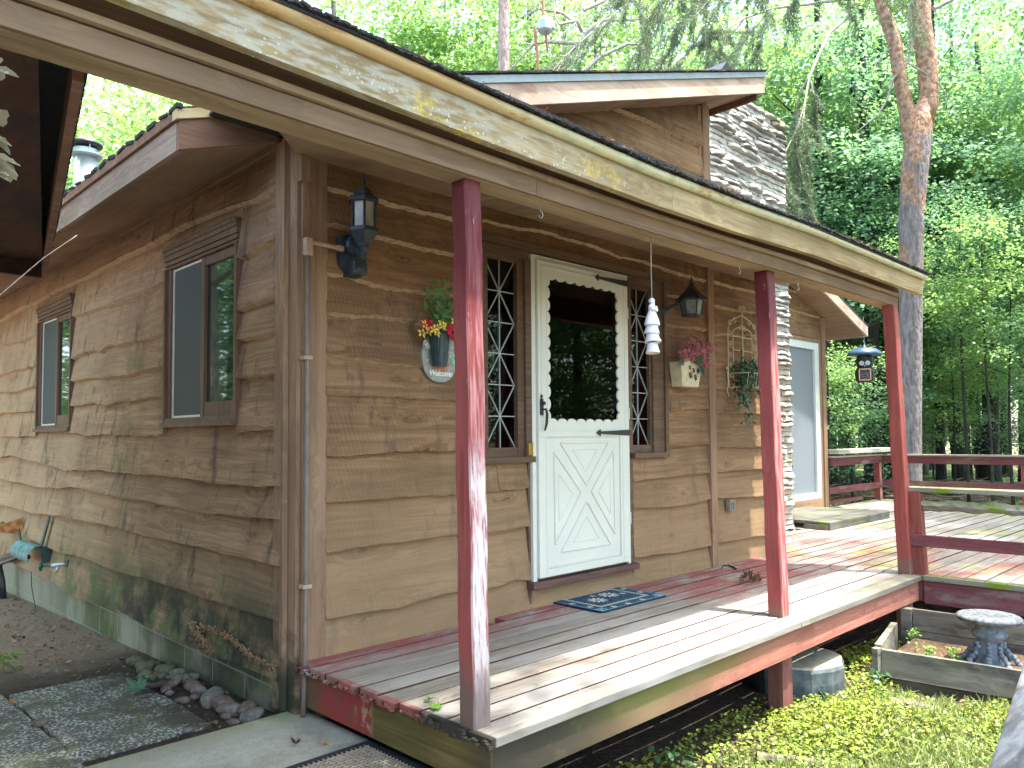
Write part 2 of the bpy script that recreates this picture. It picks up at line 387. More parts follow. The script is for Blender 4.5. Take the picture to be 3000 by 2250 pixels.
M_darkglass = glass_mat("dim_glass", (.10, .13, .14), .45)
def refl_mat():
    g = G("mirroring_glass", .03, .5); g.b.inputs['IOR'].default_value = 2.3
    g.b.inputs['Specular IOR Level'].default_value = .8
    return g.col((.012, .022, .02))
M_reflglass = refl_mat()
def screen_mat(name, c):
    g = G(name, .75, .25)
    wv = g.math('MAXIMUM', g.wave(scale=500, dist=0, detail=0, axis='Z'), g.wave(scale=500, dist=0, detail=0, axis='Y'))
    return g.col(g.mix(g.mul(wv, .4), c, [q*1.5 for q in c]))
M_screen = screen_mat("insect_screen", (.075, .085, .082))
M_screen_door = screen_mat("patio_door_screen", (.17, .19, .21))
M_room = plain("dark_room_wall", (.035, .032, .03), .9, .1)
LE = None
LE={
 'A':[(0.191, 2.373), (1.045, 2.407), (1.453, 2.427), (2.379, 2.412), (3.536, 2.407), (5.498, 2.41), (6.504, 2.391)],
 'R1':[(0.181, 2.111), (0.507, 2.087)],
 'R2':[(0.184, 1.805), (0.592, 1.8)],
 'R3':[(0.182, 1.62), (0.589, 1.64)],
 'R4':[(0.179, 1.41), (0.585, 1.422)],
 'R5':[(0.176, 1.128), (0.601, 1.132)],
 'B':[(0.172, 0.844), (0.558, 0.838), (1.161, 0.844), (2.108, 0.858), (3.829, 0.843), (5.495, 0.936), (6.359, 0.9)],
 'C':[(0.177, 0.677), (0.943, 0.66), (1.157, 0.668), (2.159, 0.676), (3.473, 0.702), (4.726, 0.657), (5.069, 0.679), (6.338, 0.691)],
 'D':[(0.174, 0.462), (1.151, 0.453), (2.177, 0.458), (3.423, 0.457), (4.768, 0.421), (5.574, 0.421), (6.313, 0.429)],
 'E':[(0.188, 0.177), (0.772, 0.183), (1.144, 0.184), (2.284, 0.16), (3.284, 0.168), (3.699, 0.151), (4.383, 0.158), (5.377, 0.185), (6.289, 0.187)],
 'F':[(0.185, -0.104), (0.966, -0.126), (1.511, -0.133), (1.981, -0.133), (2.273, -0.117), (2.797, -0.112), (3.231, -0.161), (3.596, -0.158), (3.945, -0.128), (4.463, -0.112), (5.285, -0.121), (6.261, -0.096)],
 'M1':[(1.695, 2.114), (1.953, 2.098), (2.337, 2.081), (2.797, 2.094), (3.687, 2.128)],
 'M2':[(1.684, 1.77), (1.94, 1.765), (2.387, 1.773), (2.752, 1.802), (2.921, 1.764), (3.11, 1.799), (3.665, 1.764)],
 'M3':[(1.689, 1.564), (2.221, 1.551), (2.88, 1.559), (3.654, 1.58)],
 'M4':[(1.682, 1.36), (1.926, 1.361), (2.46, 1.366), (2.761, 1.344), (3.087, 1.366), (3.641, 1.371)],
 'M5':[(1.651, 1.109), (2.086, 1.107), (2.683, 1.133), (3.225, 1.119), (3.647, 1.147)],
 'W1':[(4.787, 2.089), (5.416, 2.074), (6.477, 2.113)],
 'W2':[(4.764, 1.788), (5.569, 1.8), (6.445, 1.78)],
 'W3':[(4.773, 1.593), (5.496, 1.582), (6.428, 1.612)],
 'W4':[(4.78, 1.362), (5.41, 1.364), (5.99, 1.387), (6.404, 1.365)],
 'W5':[(4.692, 1.128), (5.336, 1.119), (6.383, 1.15)],
}
FE={
 'F1':[(0.135, 2.369), (0.295, 2.362), (0.471, 2.372), (0.632, 2.374), (0.995, 2.379), (1.25, 2.405), (1.435, 2.414), (1.75, 2.443), (2.19, 2.437), (2.557, 2.396), (2.765, 2.408), (3.134, 2.403), (3.709, 2.388)],
 'F2':[(0.136, 2.184), (0.188, 2.192), (0.244, 2.182), (0.436, 2.166), (0.595, 2.167), (0.779, 2.167), (1.004, 2.168)],
 'F3':[(0.137, 1.927), (0.267, 1.929), (0.432, 1.904), (0.639, 1.915), (1.011, 1.926)],
 'F4':[(0.138, 1.73), (0.241, 1.728), (0.432, 1.736), (0.746, 1.73), (1.01, 1.723)],
 'F5':[(0.139, 1.519), (0.242, 1.507), (0.424, 1.494), (0.535, 1.49), (0.756, 1.493), (1.009, 1.494)],
 'F6':[(0.14, 1.315), (0.432, 1.309), (1.021, 1.3)],
 'F7':[(0.141, 0.998), (0.535, 1.006), (1.03, 1.004)],
 'F8':[(0.142, 0.756), (0.244, 0.76), (0.638, 0.758), (1.029, 0.765), (1.289, 0.761), (1.611, 0.763)],
 'F9':[(0.143, 0.521), (0.535, 0.519), (0.853, 0.522), (1.027, 0.52), (1.287, 0.523), (1.608, 0.525)],
 'F10':[(0.144, 0.186), (0.246, 0.184), (0.367, 0.19), (0.575, 0.179), (0.743, 0.191), (1.026, 0.202), (1.295, 0.174), (1.361, 0.184), (1.441, 0.2), (1.604, 0.189)],
 'G1':[(3.133, 2.187), (3.382, 2.204), (3.708, 2.218)],
 'G2':[(3.145, 1.956), (3.71, 1.971)],
 'G3':[(3.143, 1.706), (3.718, 1.731)],
 'G4':[(3.137, 1.51), (3.721, 1.494)],
 'G5':[(3.14, 1.284), (3.715, 1.32)],
 'G6':[(3.151, 0.999), (3.72, 1.011)],
 'G7':[(2.705, 0.754), (3.407, 0.771), (3.717, 0.785)],
 'G8':[(2.7, 0.551), (3.399, 0.538), (3.72, 0.567)],
 'G9':[(2.729, 0.204), (2.943, 0.198), (3.388, 0.179), (3.717, 0.175)],
 'H1':[(3.887, 2.392), (4.169, 2.391), (4.672, 2.403)],
 'H2':[(3.88, 2.197), (4.663, 2.202)],
 'H3':[(3.876, 1.949), (4.68, 2.004)],
 'H4':[(3.867, 1.697), (4.667, 1.715)],
 'H5':[(3.871, 1.491), (4.696, 1.512)],
 'H6':[(3.874, 1.28), (4.699, 1.285)],
 'H7':[(3.858, 0.986), (4.686, 0.984)],
 'H8':[(3.862, 0.785), (4.676, 0.778)],
 'H9':[(3.881, 0.566), (4.724, 0.535)],
 'H10':[(3.878, 0.192), (4.74, 0.176)],
 'U1':[(2.564, 3.506), (3.013, 3.522), (3.492, 3.526), (3.726, 3.541)],
 'U2':[(1.852, 3.241), (3.006, 3.26), (3.67, 3.264)],
}
# ---------------------------------------------------------------- house
house = empty("house", (0, 0, -.3), "brown cabin clad in wavy live edge boards with a white storm door and stone chimney", "house")
def P(name, mb, m, smooth=False, root=None): return part(name, mb, m, root or house, smooth)
def PS(name, mb, m, root=None):
    for q in mb.pieces(): part(name, q, m, root or house)

def siding(mb, fn, u0, u1, edges, vtop, d=.046, joints=(), base=None):
    """lapped boards with wavy lower edges; edges run from the top down"""
    us = np.arange(u0, u1+.012, .024); us[-1] = u1
    prev = (lambda u: vtop(u) if callable(vtop) else vtop)
    for k, e in enumerate(edges):
        r = rnd.random(); ph = [rnd.uniform(0, 6.28) for _ in range(5)]
        if isinstance(e, (int, float)): ef = (lambda u, e=e: e)
        else:
            xs = [p[0] for p in e]; ys = [p[1] for p in e]
            ef = (lambda u, xs=xs, ys=ys, ph=ph: float(np.interp(u, xs, ys))+.005*math.sin(u*4.3+ph[0])+.003*math.sin(u*11+ph[1])+.002*math.sin(u*31+ph[2])+.0016*math.sin(u*77+ph[3])+.0012*math.sin(u*140+ph[4]))
        cuts = [i for i, u in enumerate(us) if any(abs(u-j[0]) < .0121 and j[1] == k for j in joints)]
        segs = [0]+cuts+[len(us)-1]
        for a, b in zip(segs[:-1], segs[1:]):
            if b <= a: continue
            r = rnd.random(); vs = []; fs_front = []; fs_lip = []
            n = b-a+1
            for i in range(a, b+1):
                u = us[i]+(.0025 if i == a and a else 0)-(.0025 if i == b and b < len(us)-1 else 0)
                vt = prev(u)+.03; vb = ef(u)
                if vt-vb < .004: vb = vt-.004
                for q in range(5):
                    t = q/4; dd = .004+(d-.004)*t+.0016*math.sin(u*9+ph[0]+t*3)
                    if q == 4: dd += .0015*math.sin(u*160+ph[1])
                    vs.append(fn(u, vt+(vb-vt)*t, dd))
                bev = .015*min(1, max(0, (vb-1.0)/.6)); vs.append(fn(u, vb+.004-bev*1.4+.003*math.sin(u*55), .006))
            for i in range(n-1):
                for q in range(4): fs_front.append((i*6+q, i*6+q+1, (i+1)*6+q+1, (i+1)*6+q))
                fs_lip.append((i*6+4, i*6+5, (i+1)*6+5, (i+1)*6+4))
            bse = len(mb.v); mb.v += vs
            for f in fs_front: mb.f.append(tuple(bse+x for x in f)); mb.r.append(r); mb.e.append(0.0)
            for f in fs_lip: mb.f.append(tuple(bse+x for x in f)); mb.r.append(r); mb.e.append(1.0)
            for c in (0, n-1): mb.f.append(tuple(bse+c*6+x for x in range(6))); mb.r.append(r); mb.e.append(.5)
        prev = (lambda u, e=ef, p=prev: min(e(u), p(u)))
ff = lambda u, v, d: (u, -d, v)
lf = lambda u, v, d: (-d, u, v)
# front wall boards
mb = MB()
A = [FE['F%d' % i] for i in range(1, 7)]
siding(mb, ff, .13, 1.2, A+[FE['F7']], 2.60)
siding(mb, ff, .13, 1.6, [FE['F8'], FE['F9'], FE['F10'], -.04], lambda u: float(np.interp(u, *zip(*FE['F7']))) if u < 1.2 else .95, joints=((1.33, 0),))
siding(mb, ff, 1.2, 3.12, [FE['F1'], 2.325], 2.60)
siding(mb, ff, 1.6, 2.7, [-.04], .14)
siding(mb, ff, 2.7, 3.75, [FE['G7'], FE['G8'], FE['G9'], -.04], lambda u: 1.0 if u > 3.12 else .94)
siding(mb, ff, 3.12, 3.75, [[(3.1, 2.403), (3.75, 2.388)]]+[FE['G%d' % i] for i in range(1, 7)], 2.60)
siding(mb, ff, 3.87, 4.85, [FE['H%d' % i] for i in range(1, 11)]+[-.04], 2.60)
roofz = lambda x: 2.44+.337*(x+.55)
siding(mb, ff, .9, 3.75, [FE['U1'], FE['U2'], [(0.9, 3.0), (3.75, 3.02)], 2.78], lambda u: max(roofz(u)-.0, 2.8))
P("front_siding", mb, M_front)
# left wall boards
mb = MB()
siding(mb, lf, .05, 8.6, [LE['A']], 2.61)
siding(mb, lf, .05, .604, [LE['R1'], LE['R2'], LE['R3'], LE['R4'], LE['R5']], 2.40)
siding(mb, lf, .604, 1.657, [2.34], 2.38)
siding(mb, lf, 1.657, 3.679, [LE['M%d' % i] for i in range(1, 6)], 2.41)
siding(mb, lf, 3.679, 4.753, [2.34], 2.38)
siding(mb, lf, 4.753, 8.6, [LE['W%d' % i] for i in range(1, 6)], 2.39)
siding(mb, lf, .05, 8.6, [LE['B'], LE['C'], LE['D'], LE['E'], LE['F']], lambda u: 1.13 if not (.60 < u < 1.66 or 3.68 < u < 4.76) else 1.19, joints=((2.15, 1), (4.7, 2), (.85, 3)), d=.06)
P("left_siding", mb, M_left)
# rotten torn fringe along the lowest left board
mb = MB()
for k in range(520):
    f = rnd.random()
    if k < 330: y, z = 1.14-.30*f+rnd.gauss(0, .02), -.01-.095*f+rnd.gauss(0, .016)+.01*math.sin(f*17)
    else: y, z = 1.0-.88*f+rnd.gauss(0, .02), .02*math.sin(f*6)-.055*max(0, f-.4)+rnd.gauss(0, .007)
    s = rnd.uniform(.004, .017)
    mb.obox((-.052-rnd.uniform(0, .018), y, z), (s*.5, s*rnd.uniform(1, 3.4), s*.7), Euler((rnd.uniform(-.9, .9), rnd.uniform(-.7, .7), rnd.uniform(-.7, .7))).to_matrix())
P("rotted_wood", mb, wood("rotten_splinters", (.10, .055, .03), (.46, .31, .18), 'Y', 60, knots=0))
# wall cores
mb = MB()
def wallx(x0, x1, z0, z1): mb.box((x0, .002, z0), (x1, .10, z1))
wallx(.1, 1.245, -.3, 2.62); wallx(1.245, 1.60, -.3, .99); wallx(1.245, 1.60, 2.22, 2.62); wallx(1.6, 1.69, -.3, 2.62); wallx(1.69, 2.53, -.3, .2)
wallx(1.69, 2.53, 2.2, 2.62); wallx(2.53, 2.66, -.3, 2.62); wallx(2.66, 2.95, -.3, .99); wallx(2.66, 2.95, 2.22, 2.62); wallx(2.95, 4.86, -.3, 2.62)
mb.prism([(.1, 2.62), (3.83, 2.62), (3.83, roofz(3.83)), (.1, roofz(.1))], 1, .002, .1)
P("front_wall", mb, M_trimx)
mb = MB()
def wally(y0, y1, z0, z1, x0=.002, x1=.1): mb.box((x0, y0, z0), (x1, y1, z1))
wally(.003, .604, -.12, 2.62); wally(.604, 1.657, -.12, 1.17); wally(.604, 1.657, 2.32, 2.62); wally(1.657, 3.679, -.12, 2.62)
wally(3.679, 4.753, -.12, 1.17); wally(3.679, 4.753, 2.32, 2.62); wally(4.753, 8.6, -.12, 2.62)
P("left_wall", mb, M_trimy)
mb = MB(); mb.box((.02, .02, -.9), (.2, 8.6, -.121)); mb.box((.2, .03, -.9), (4.8, .2, -.301)); P("block_foundation", mb, M_block)
# east clerestory wall, side wall to the chimney, back shell
mb = MB()
mb.box((3.74, .101, 2.6), (3.828, 8, 4.0)); mb.box((4.78, .101, -.3), (4.86, 1.6, 2.62)); mb.box((6.7, 1.503, -.3), (8.4, 1.6, 3.2))
mb.box((.2, 8.4, -.3), (5.2, 8.5, 2.6)); mb.box((6.9, 6.5, -.3), (9.4, 6.6, 2.6)); mb.box((9.45, 1.62, -.3), (9.52, 6.5, 2.9))
P("rear_wall", mb, M_trimx)
# corner and wall trim
mb = MB()
mb.box((-.034, -.032, -.25), (-.001, .055, 2.62)); mb.box((-.046, .055, -.25), (-.002, .165, 2.60))
mb.box((-.062, .045, -.24), (-.036, .075, 2.60))
P("corner_board", mb, M_base)
mb = MB(); mb.box((.022, -.036, -.02), (.135, -.001, 2.56)); mb.box((-.012, -.05, -.12), (.022, -.033, 2.52)); mb.box((-.035, -.075, 2.36), (.018, -.037, 2.56))
P("corner_board", mb, M_trim)
mb = MB(); mb.box((3.75, -.055, -.0), (3.80, -.002, 2.6)); mb.box((3.80, -.04, 0), (3.87, -.002, 2.6)); P("trim_board", mb, M_trim)
mb = MB(); mb.box((4.80, -.036, 0), (4.885, .05, 2.6)); P("trim_board", mb, M_trim)
mb = MB(); mb.box((3.745, -.04, 2.7), (3.845, -.002, roofz(3.79)-.0)); mb.box((3.70, -.022, 2.7), (3.745, -.003, roofz(3.72))); P("trim_board", mb, M_trim)
mb = MB(); mb.box((.13, -.045, 2.50), (4.86, -.028, 2.56)); P("frieze_board", mb, M_trimx)
mb = MB(); mb.box((-.045, .165, 2.585), (-.02, 8.6, 2.635)); P("frieze_board", mb, M_trimy)

# ---- left windows
def left_window(y0, y1, z0=1.174, z1=2.317):
    w = MB(); X = -.05
    # casing: stepped head, deep jambs, sloping sill
    for k, (dz0, dz1, dx) in enumerate(((.0, .022, -.060), (.022, .05, -.054), (.05, .085, -.049), (.085, .115, -.043), (.115, .135, -.037))):
        w.box((dx, y0, z1-dz1), (.06, y1, z1-dz0-.0015*k))
    w.box((X, y0, z0), (.06, y0+.028, z1-.136)); w.box((X, y1-.028, z0), (.07, y1, z1-.136))
    w.box((-.028, y0+.028, z0+.03), (.06, y0+.05, z1-.136)); w.box((-.028, y1-.07, z0+.03), (.07, y1-.028, z1-.136))
    w.box((-.066, y0-.004, z0-.012), (.06, y1+.004, z0+.018)); w.box((-.045, y0+.03, z0+.018), (.06, y1-.03, z0+.045))
    f = P("window_frame", w, M_casing)
    mid = y0+(y1-y0)*.485
    s = MB(); s.box((-.006, mid+.02, z0+.055), (.0, y1-.08, z1-.15)); sc = P("insect_screen", s, M_screen, root=f)
    s = MB(); a, b, c, d = mid+.012, y1-.072, z0+.045, z1-.14
    s.box((-.014, a, c), (-.002, b, c+.016)); s.box((-.014, a, d-.012), (-.002, b, d)); s.box((-.014, b-.012, c+.016), (-.002, b, d-.012))
    P("screen_frame", s, M_white, root=f)
    s = MB(); a, b = y0+.05, mid+.02
    s.box((-.02, b-.045, z0+.045), (.02, b, z1-.137)); s.box((-.02, a, z0+.045), (.02, a+.016, z1-.137))
    s.box((-.016, a+.016, z0+.045), (.02, b-.045, z0+.13)); s.box((-.016, a+.016, z1-.19), (.02, b-.045, z1-.138))
    P("sash", s, M_casing, root=f)
    s = MB(); s.box((.0, a+.01, z0+.12), (.006, b-.04, z1-.18)); P("glass_pane", s, M_reflglass, root=f)
    s = MB(); s.box((.03, y0, z0), (.09, y1, z1)); P("room_shade", s, M_room, root=f)
left_window(.604, 1.657); left_window(3.679, 4.753)

# ---- door unit and sidelights
mb = MB()
Y0 = -.052
mb.box((1.16, Y0-.01, 2.275), (3.135, .0, 2.325)); mb.box((1.16, Y0, 2.22), (1.585, -.001, 2.273)); mb.box((2.64, Y0, 2.22), (3.12, -.001, 2.273)); mb.box((1.587, Y0+.012, 2.252), (2.638, -.001, 2.274))
mb.box((1.16, -.06, .925), (1.64, -.001, .962)); mb.box((2.70, -.06, .925), (3.15, -.001, .962))
PS("head_casing", mb, M_casing_new)
mb = MB()
mb.box((1.56, Y0-.003, .963), (1.612, .05, 2.219)); mb.box((1.62, Y0+.018, .03), (1.595, -.001, .924))
mb.box((2.632, Y0-.003, .963), (2.675, .05, 2.219)); mb.box((2.64, Y0+.018, .16), (2.70, -.001, .924))
mb.box((3.095, Y0-.01, .963), (3.135, -.001, 2.274)); mb.box((2.955, -.046, .963), (3.094, .0, 2.219)); mb.box((2.93, -.03, .99), (2.954, .02, 2.2))
mb.box((1.165, Y0-.008, .963), (1.20, -.001, 2.219)); mb.box((1.201, -.046, .963), (1.24, .0, 2.219)); mb.box((1.505, -.035, .99), (1.559, .03, 2.2))
mb.box((1.24, -.03, .963), (1.559, -.001, 1.02)); mb.box((2.676, -.03, .963), (2.954, -.001, 1.02))
mb.box((1.24, -.03, 2.19), (1.559, -.001, 2.219)); mb.box((2.676, -.03, 2.19), (2.954, -.001, 2.219))
PS("door_casing", mb, M_casing_new)
mb = MB(); mb.box((1.585, -.085, .125), (2.70, -.028, .168), bev=.004); P("door_sill", mb, wood("worn_sill", (.09, .045, .04), (.20, .12, .10), 'X', 30, knots=0))
def sidelight(x0, x1, z0=1.02, z1=2.19):
    s = MB(); s.box((x0, -.004, z0), (x1, .002, z1)); g = P("sidelight_glass", s, M_darkglass)
    s = MB(); xm = (x0+x1)/2; n = 6; h = (z1-z0)/n; R = .0042
    def L(a, b): s.bar((a[0], -.008, a[1]), (b[0], -.008, b[1]), .006, .007, up=(0, 1, 0))
    L((xm, z0), (xm, z1))
    for k in range(1, n): L((x0, z0+k*h), (x1, z0+k*h))
    for k in (1, 3, 5):
        zc = z0+k*h
        for sx in (x0, x1):
            L((xm, zc), (sx, zc+h)); L((xm, zc), (sx, zc-h))
        s.ball((xm, -.01, zc), (.009, .004, .009), 8, 5)
    P("leading", s, M_lead, root=g)
sidelight(1.245, 1.50); sidelight(2.68, 2.93)
# storm door
DY = -.056
mb = MB()
mb.box((1.613, DY, .17), (1.648, -.03, 2.25)); mb.box((2.603, DY, .17), (2.631, -.03, 2.25)); mb.box((1.648, DY, 2.232), (2.603, -.03, 2.25)); mb.box((1.613, -.058, 2.251), (2.631, -.03, 2.262))
frame = P("door_frame", mb, M_white)
x0, x1, z0, z1 = 1.652, 2.600, .19, 2.228
mb = MB(); t0, t1 = -.075, -.045
mb.box((x0, t0, z0), (x0+.085, t1, z1)); mb.box((x1-.10, t0, z0), (x1, t1, z1)); mb.box((x0+.085, t0+.001, z1-.085), (x1-.1, t1, z1)); mb.box((x0+.085, t0+.001, 1.09), (x1-.1, t1, 1.175))
mb.box((x0+.085, t0+.001, z0), (x1-.1, t1, z0+.05)); mb.box((x0+.086, t0+.012, z0+.05), (x1-.101, t1, 1.089))
# scalloped window edge
ox0, ox1, oz0, oz1 = x0+.085, x1-.1, 1.175, z1-.085
def scal(ax, a, b, c, sgn, n):
    for k in range(n):
        h = (b-a)/n; cc = a+h*(k+.5); pts = []
        for q in range(9):
            t = math.pi*q/8; pts.append((cc-h/2*math.cos(t), c+sgn*.030*math.sin(t)))
        pts = [(cc-h/2, c-sgn*.003)]+pts+[(cc+h/2, c-sgn*.003)]
        if ax == 'x': mb.prism(pts, 1, t0-.002, t0+.010)
        else: mb.prism([(p[1], p[0]) for p in pts], 1, t0-.0022, t0+.0098)
scal('x', ox0, ox1, oz0, 1, 8); scal('x', ox0, ox1, oz1, -1, 8); scal('z', oz0, oz1, ox0, 1, 12); scal('z', oz0, oz1, ox1, -1, 12)
# embossed cross of four triangles, mouldings
def ridge(a, b, wd, hh): mb.bar((a[0], t0+.012, a[1]), (b[0], t0+.012, b[1]), hh, wd, up=(0, 1, 0), bev=.004)
def tri(p, wd=.022):
    c = (sum(q[0] for q in p)/3, sum(q[1] for q in p)/3)
    for k in range(3): ridge(p[k], p[(k+1) % 3], wd, .011)
    q = [(c[0]+(v[0]-c[0])*.52, c[1]+(v[1]-c[1])*.52) for v in p]
    for k in range(3): ridge(q[k], q[(k+1) % 3], .011, .008)
tri([(1.865, 1.045), (2.375, 1.045), (2.13, .755)]); tri([(1.805, .985), (2.075, .71), (1.81, .385)]); tri([(2.43, .985), (2.18, .71), (2.435, .40)]); tri([(2.13, .645), (1.87, .335), (2.385, .335)])
mb.box((x0+.02, t0-.004, 1.125), (x1-.02, t0, 1.132)); mb.box((x0+.02, t0-.004, 1.085), (x1-.02, t0, 1.092)); mb.box((x0+.066, t0-.003, z0+.02), (x0+.073, t0, 1.08)); mb.box((x1-.075, t0-.003, z0+.02), (x1-.068, t0, 1.08))
mb.box((x0+.073, t0-.003, z0+.055), (x1-.075, t0, z0+.062)); mb.box((x0+.03, t0-.003, 1.14), (x0+.037, t0, z1-.03)); mb.box((x1-.04, t0-.003, 1.14), (x1-.033, t0, z1-.03)); mb.box((x0+.037, t0-.003, z1-.037), (x1-.04, t0, z1-.03))
door = P("storm_door", mb, M_white)
mb = MB(); mb.box((ox0-.004, t0+.018, oz0-.004), (ox1+.004, t0+.022, oz1+.004)); P("glass_pane", mb, M_glass, root=door)
for hz in (2.195, 1.112):
    mb = MB(); mb.prism([(2.605, hz-.022), (2.605, hz+.022), (2.27, hz+.008), (2.265, hz+.024), (2.225, hz), (2.265, hz-.024), (2.27, hz-.008)], 1, t0-.011, t0-.0045)
    P("strap_hinge", mb, M_black, root=door)
for hz in (.5, 1.25, 1.98):
    mb = MB(); mb.tube([(2.601, t0-.004, hz-.04), (2.601, t0-.004, hz+.04)], .006, 8); P("hinge_pin", mb, M_white, root=door)
mb = MB(); mb.box((1.662, t0-.012, 1.225), (1.69, t0, 1.33), bev=.004); mb.ball((1.676, t0-.006, 1.345), (.011, .006, .014)); mb.tube([(1.676, t0-.012, 1.26), (1.68, t0-.04, 1.262), (1.684, t0-.045, 1.23), (1.684, t0-.04, 1.17), (1.68, t0-.028, 1.125)], [.007, .008, .010, .009, .006], 8); mb.lathe([(.0, 0), (.012, .001), (.012, .02), (.0, .021)], (1.676, t0-.012, 1.30), 10, R=Euler((math.pi/2, 0, 0)).to_matrix())
P("door_handle", mb, M_black, root=door)
mb = MB(); mb.box((1.565, -.068, .97), (1.61, -.0555, 1.045)); mb.tube([(1.600, -.072, .965), (1.600, -.072, 1.05)], .006, 8); P("brass_strike", mb, M_brass)
# dark room behind the door with one far window to the trees
mb = MB()
X0, X1, YB = 1.0, 7.6, 3.9
mb.box((X0-.05, .12, .1), (X0, YB, 2.5)); mb.box((X1, 1.7, .1), (X1+.05, YB, 2.5))
for za in (.05, 2.5): mb.box((X0, .12, za), (4.75, 1.70, za+.05)); mb.box((X0, 1.701, za), (X1, YB, za+.05))
for a, b, c, d in ((X0, 5.6, .1, 2.5), (5.6, 6.75, .1, 1.0), (5.6, 6.75, 1.93, 2.5), (6.75, X1, .1, 2.5), (6.22, 6.30, 1.0, 1.93)): mb.box((a, YB, c), (b, YB+.06, d))
P("room", mb, M_room)
mb = MB(); mb.box((2.0, .5, .1), (2.25, 1.9, 2.0)); mb.box((2.5, 1.9, .1), (3.4, 2.4, 1.9)); P("room_furniture", mb, plain("furniture", (.06, .05, .045), .7))

# ---- roofs
def slope_slab(mb, x0, x1, y0, y1, zb, t):
    vs = [(x0, y0, zb(x0)), (x1, y0, zb(x1)), (x1, y1, zb(x1)), (x0, y1, zb(x0)), (x0, y0, zb(x0)+t), (x1, y0, zb(x1)+t), (x1, y1, zb(x1)+t), (x0, y1, zb(x0)+t)]
    mb.add(vs, [(3, 2, 1, 0), (4, 5, 6, 7), (0, 1, 5, 4), (1, 2, 6, 5), (2, 3, 7, 6), (3, 0, 4, 7)])
rz = roofz
mb = MB(); slope_slab(mb, -.56, .0, .135, 8.9, lambda x: rz(x)+.186, .014); slope_slab(mb, 0, 4.345, -.315, 8.9, lambda x: rz(x)+.186, .014)
for k in range(60):
    y = .14+k*.145; mb.obox((-.565, y+rnd.uniform(-.02, .02), rz(-.565)+.19), (.03, .10, rnd.uniform(.008, .022)), Euler((rnd.uniform(-.2, .2), 0, 0)).to_matrix())
for k in range(80):
    x = .2+k*.052; mb.obox((x, -.318, rz(x)+.196), (.05, .03, rnd.uniform(.006, .014)), Euler((0, -.32+rnd.uniform(-.1, .1), 0)).to_matrix())
roof = P("roof", mb, M_shingle)
mb = MB(); slope_slab(mb, -.53, 0.02, .16, 8.9, lambda x: rz(x)+.012, .02); slope_slab(mb, .02, 4.31, -.28, 8.9, lambda x: rz(x)+.012, .02); P("soffit", mb, M_soffit)
mb = MB(); mb.box((-.555, .16, 2.435), (-.53, 8.9, 2.57)); e1 = P("eave_fascia", mb, M_eave)
mb = MB(); mb.box((-.572, .16, 2.572), (-.545, 8.9, 2.622)); P("fascia_strip", mb, M_rake, root=e1)
def rakeboard(mb, x0, x1, y0, y1, dz0, dz1):
    vs = []
    for y in (y0, y1): vs += [(x0, y, rz(x0)+dz0), (x1, y, rz(x1)+dz0), (x1, y, rz(x1)+dz1), (x0, y, rz(x0)+dz1)]
    mb.add(vs, [(0, 1, 2, 3), (7, 6, 5, 4), (0, 4, 5, 1), (1, 5, 6, 2), (2, 6, 7, 3), (3, 7, 4, 0)])
mb = MB(); rakeboard(mb, -.553, .03, .132, .158, -.004, .135); P("rake_board", mb, M_rake)
mb = MB(); rakeboard(mb, -.575, -.2, .112, .158, .137, .184); P("rake_strip", mb, M_newwood)
mb = MB(); rakeboard(mb, -.2, .1, .118, .158, .137, .18); P("rake_strip", mb, M_rake)
mb = MB(); rakeboard(mb, .3, 4.33, -.305, -.28, 0, .135); mb.box((4.305, -.28, rz(4.32)-.005), (4.335, 8.9, rz(4.32)+.17)); P("rake_board", mb, M_pink)
mb = MB(); rakeboard(mb, .3, 4.345, -.318, -.281, .137, .182); P("drip_edge", mb, M_bluegrey)
mb = MB(); mb.box((3.83, -.279, rz(4.32)-.03), (4.304, -.24, rz(3.9)+.0)); 
mb = MB(); mb.box((4.28, -.25, rz(4.3)-.05), (4.304, 8.8, rz(4.3)+.01)); P("lookout_board", mb, M_rake)
# right wing roof
rr = lambda x: 2.59+.323*(10.26-x)
mb = MB(); slope_slab(mb, 6.9, 10.3, 1.1, 6.9, lambda x: rr(x)+.15, .035)
mb.box((4.9, 1.7, 3.7), (6.9, 6.9, 3.76)); P("wing_roof", mb, M_shingle)
mb = MB(); slope_slab(mb, 6.9, 10.25, 1.13, 6.8, lambda x: rr(x)+.01, .02); P("wing_soffit", mb, M_soffit)
mb = MB()
vs = []
for y in (1.10, 1.13): vs += [(6.9, y, rr(6.9)), (10.27, y, rr(10.27)), (10.27, y, rr(10.27)+.145), (6.9, y, rr(6.9)+.145)]
mb.add(vs, [(0, 1, 2, 3), (7, 6, 5, 4), (0, 4, 5, 1), (1, 5, 6, 2), (2, 6, 7, 3), (3, 7, 4, 0)]); mb.box((10.245, 1.13, 2.585), (10.272, 6.8, 2.73))
P("wing_rake_board", mb, M_pink)
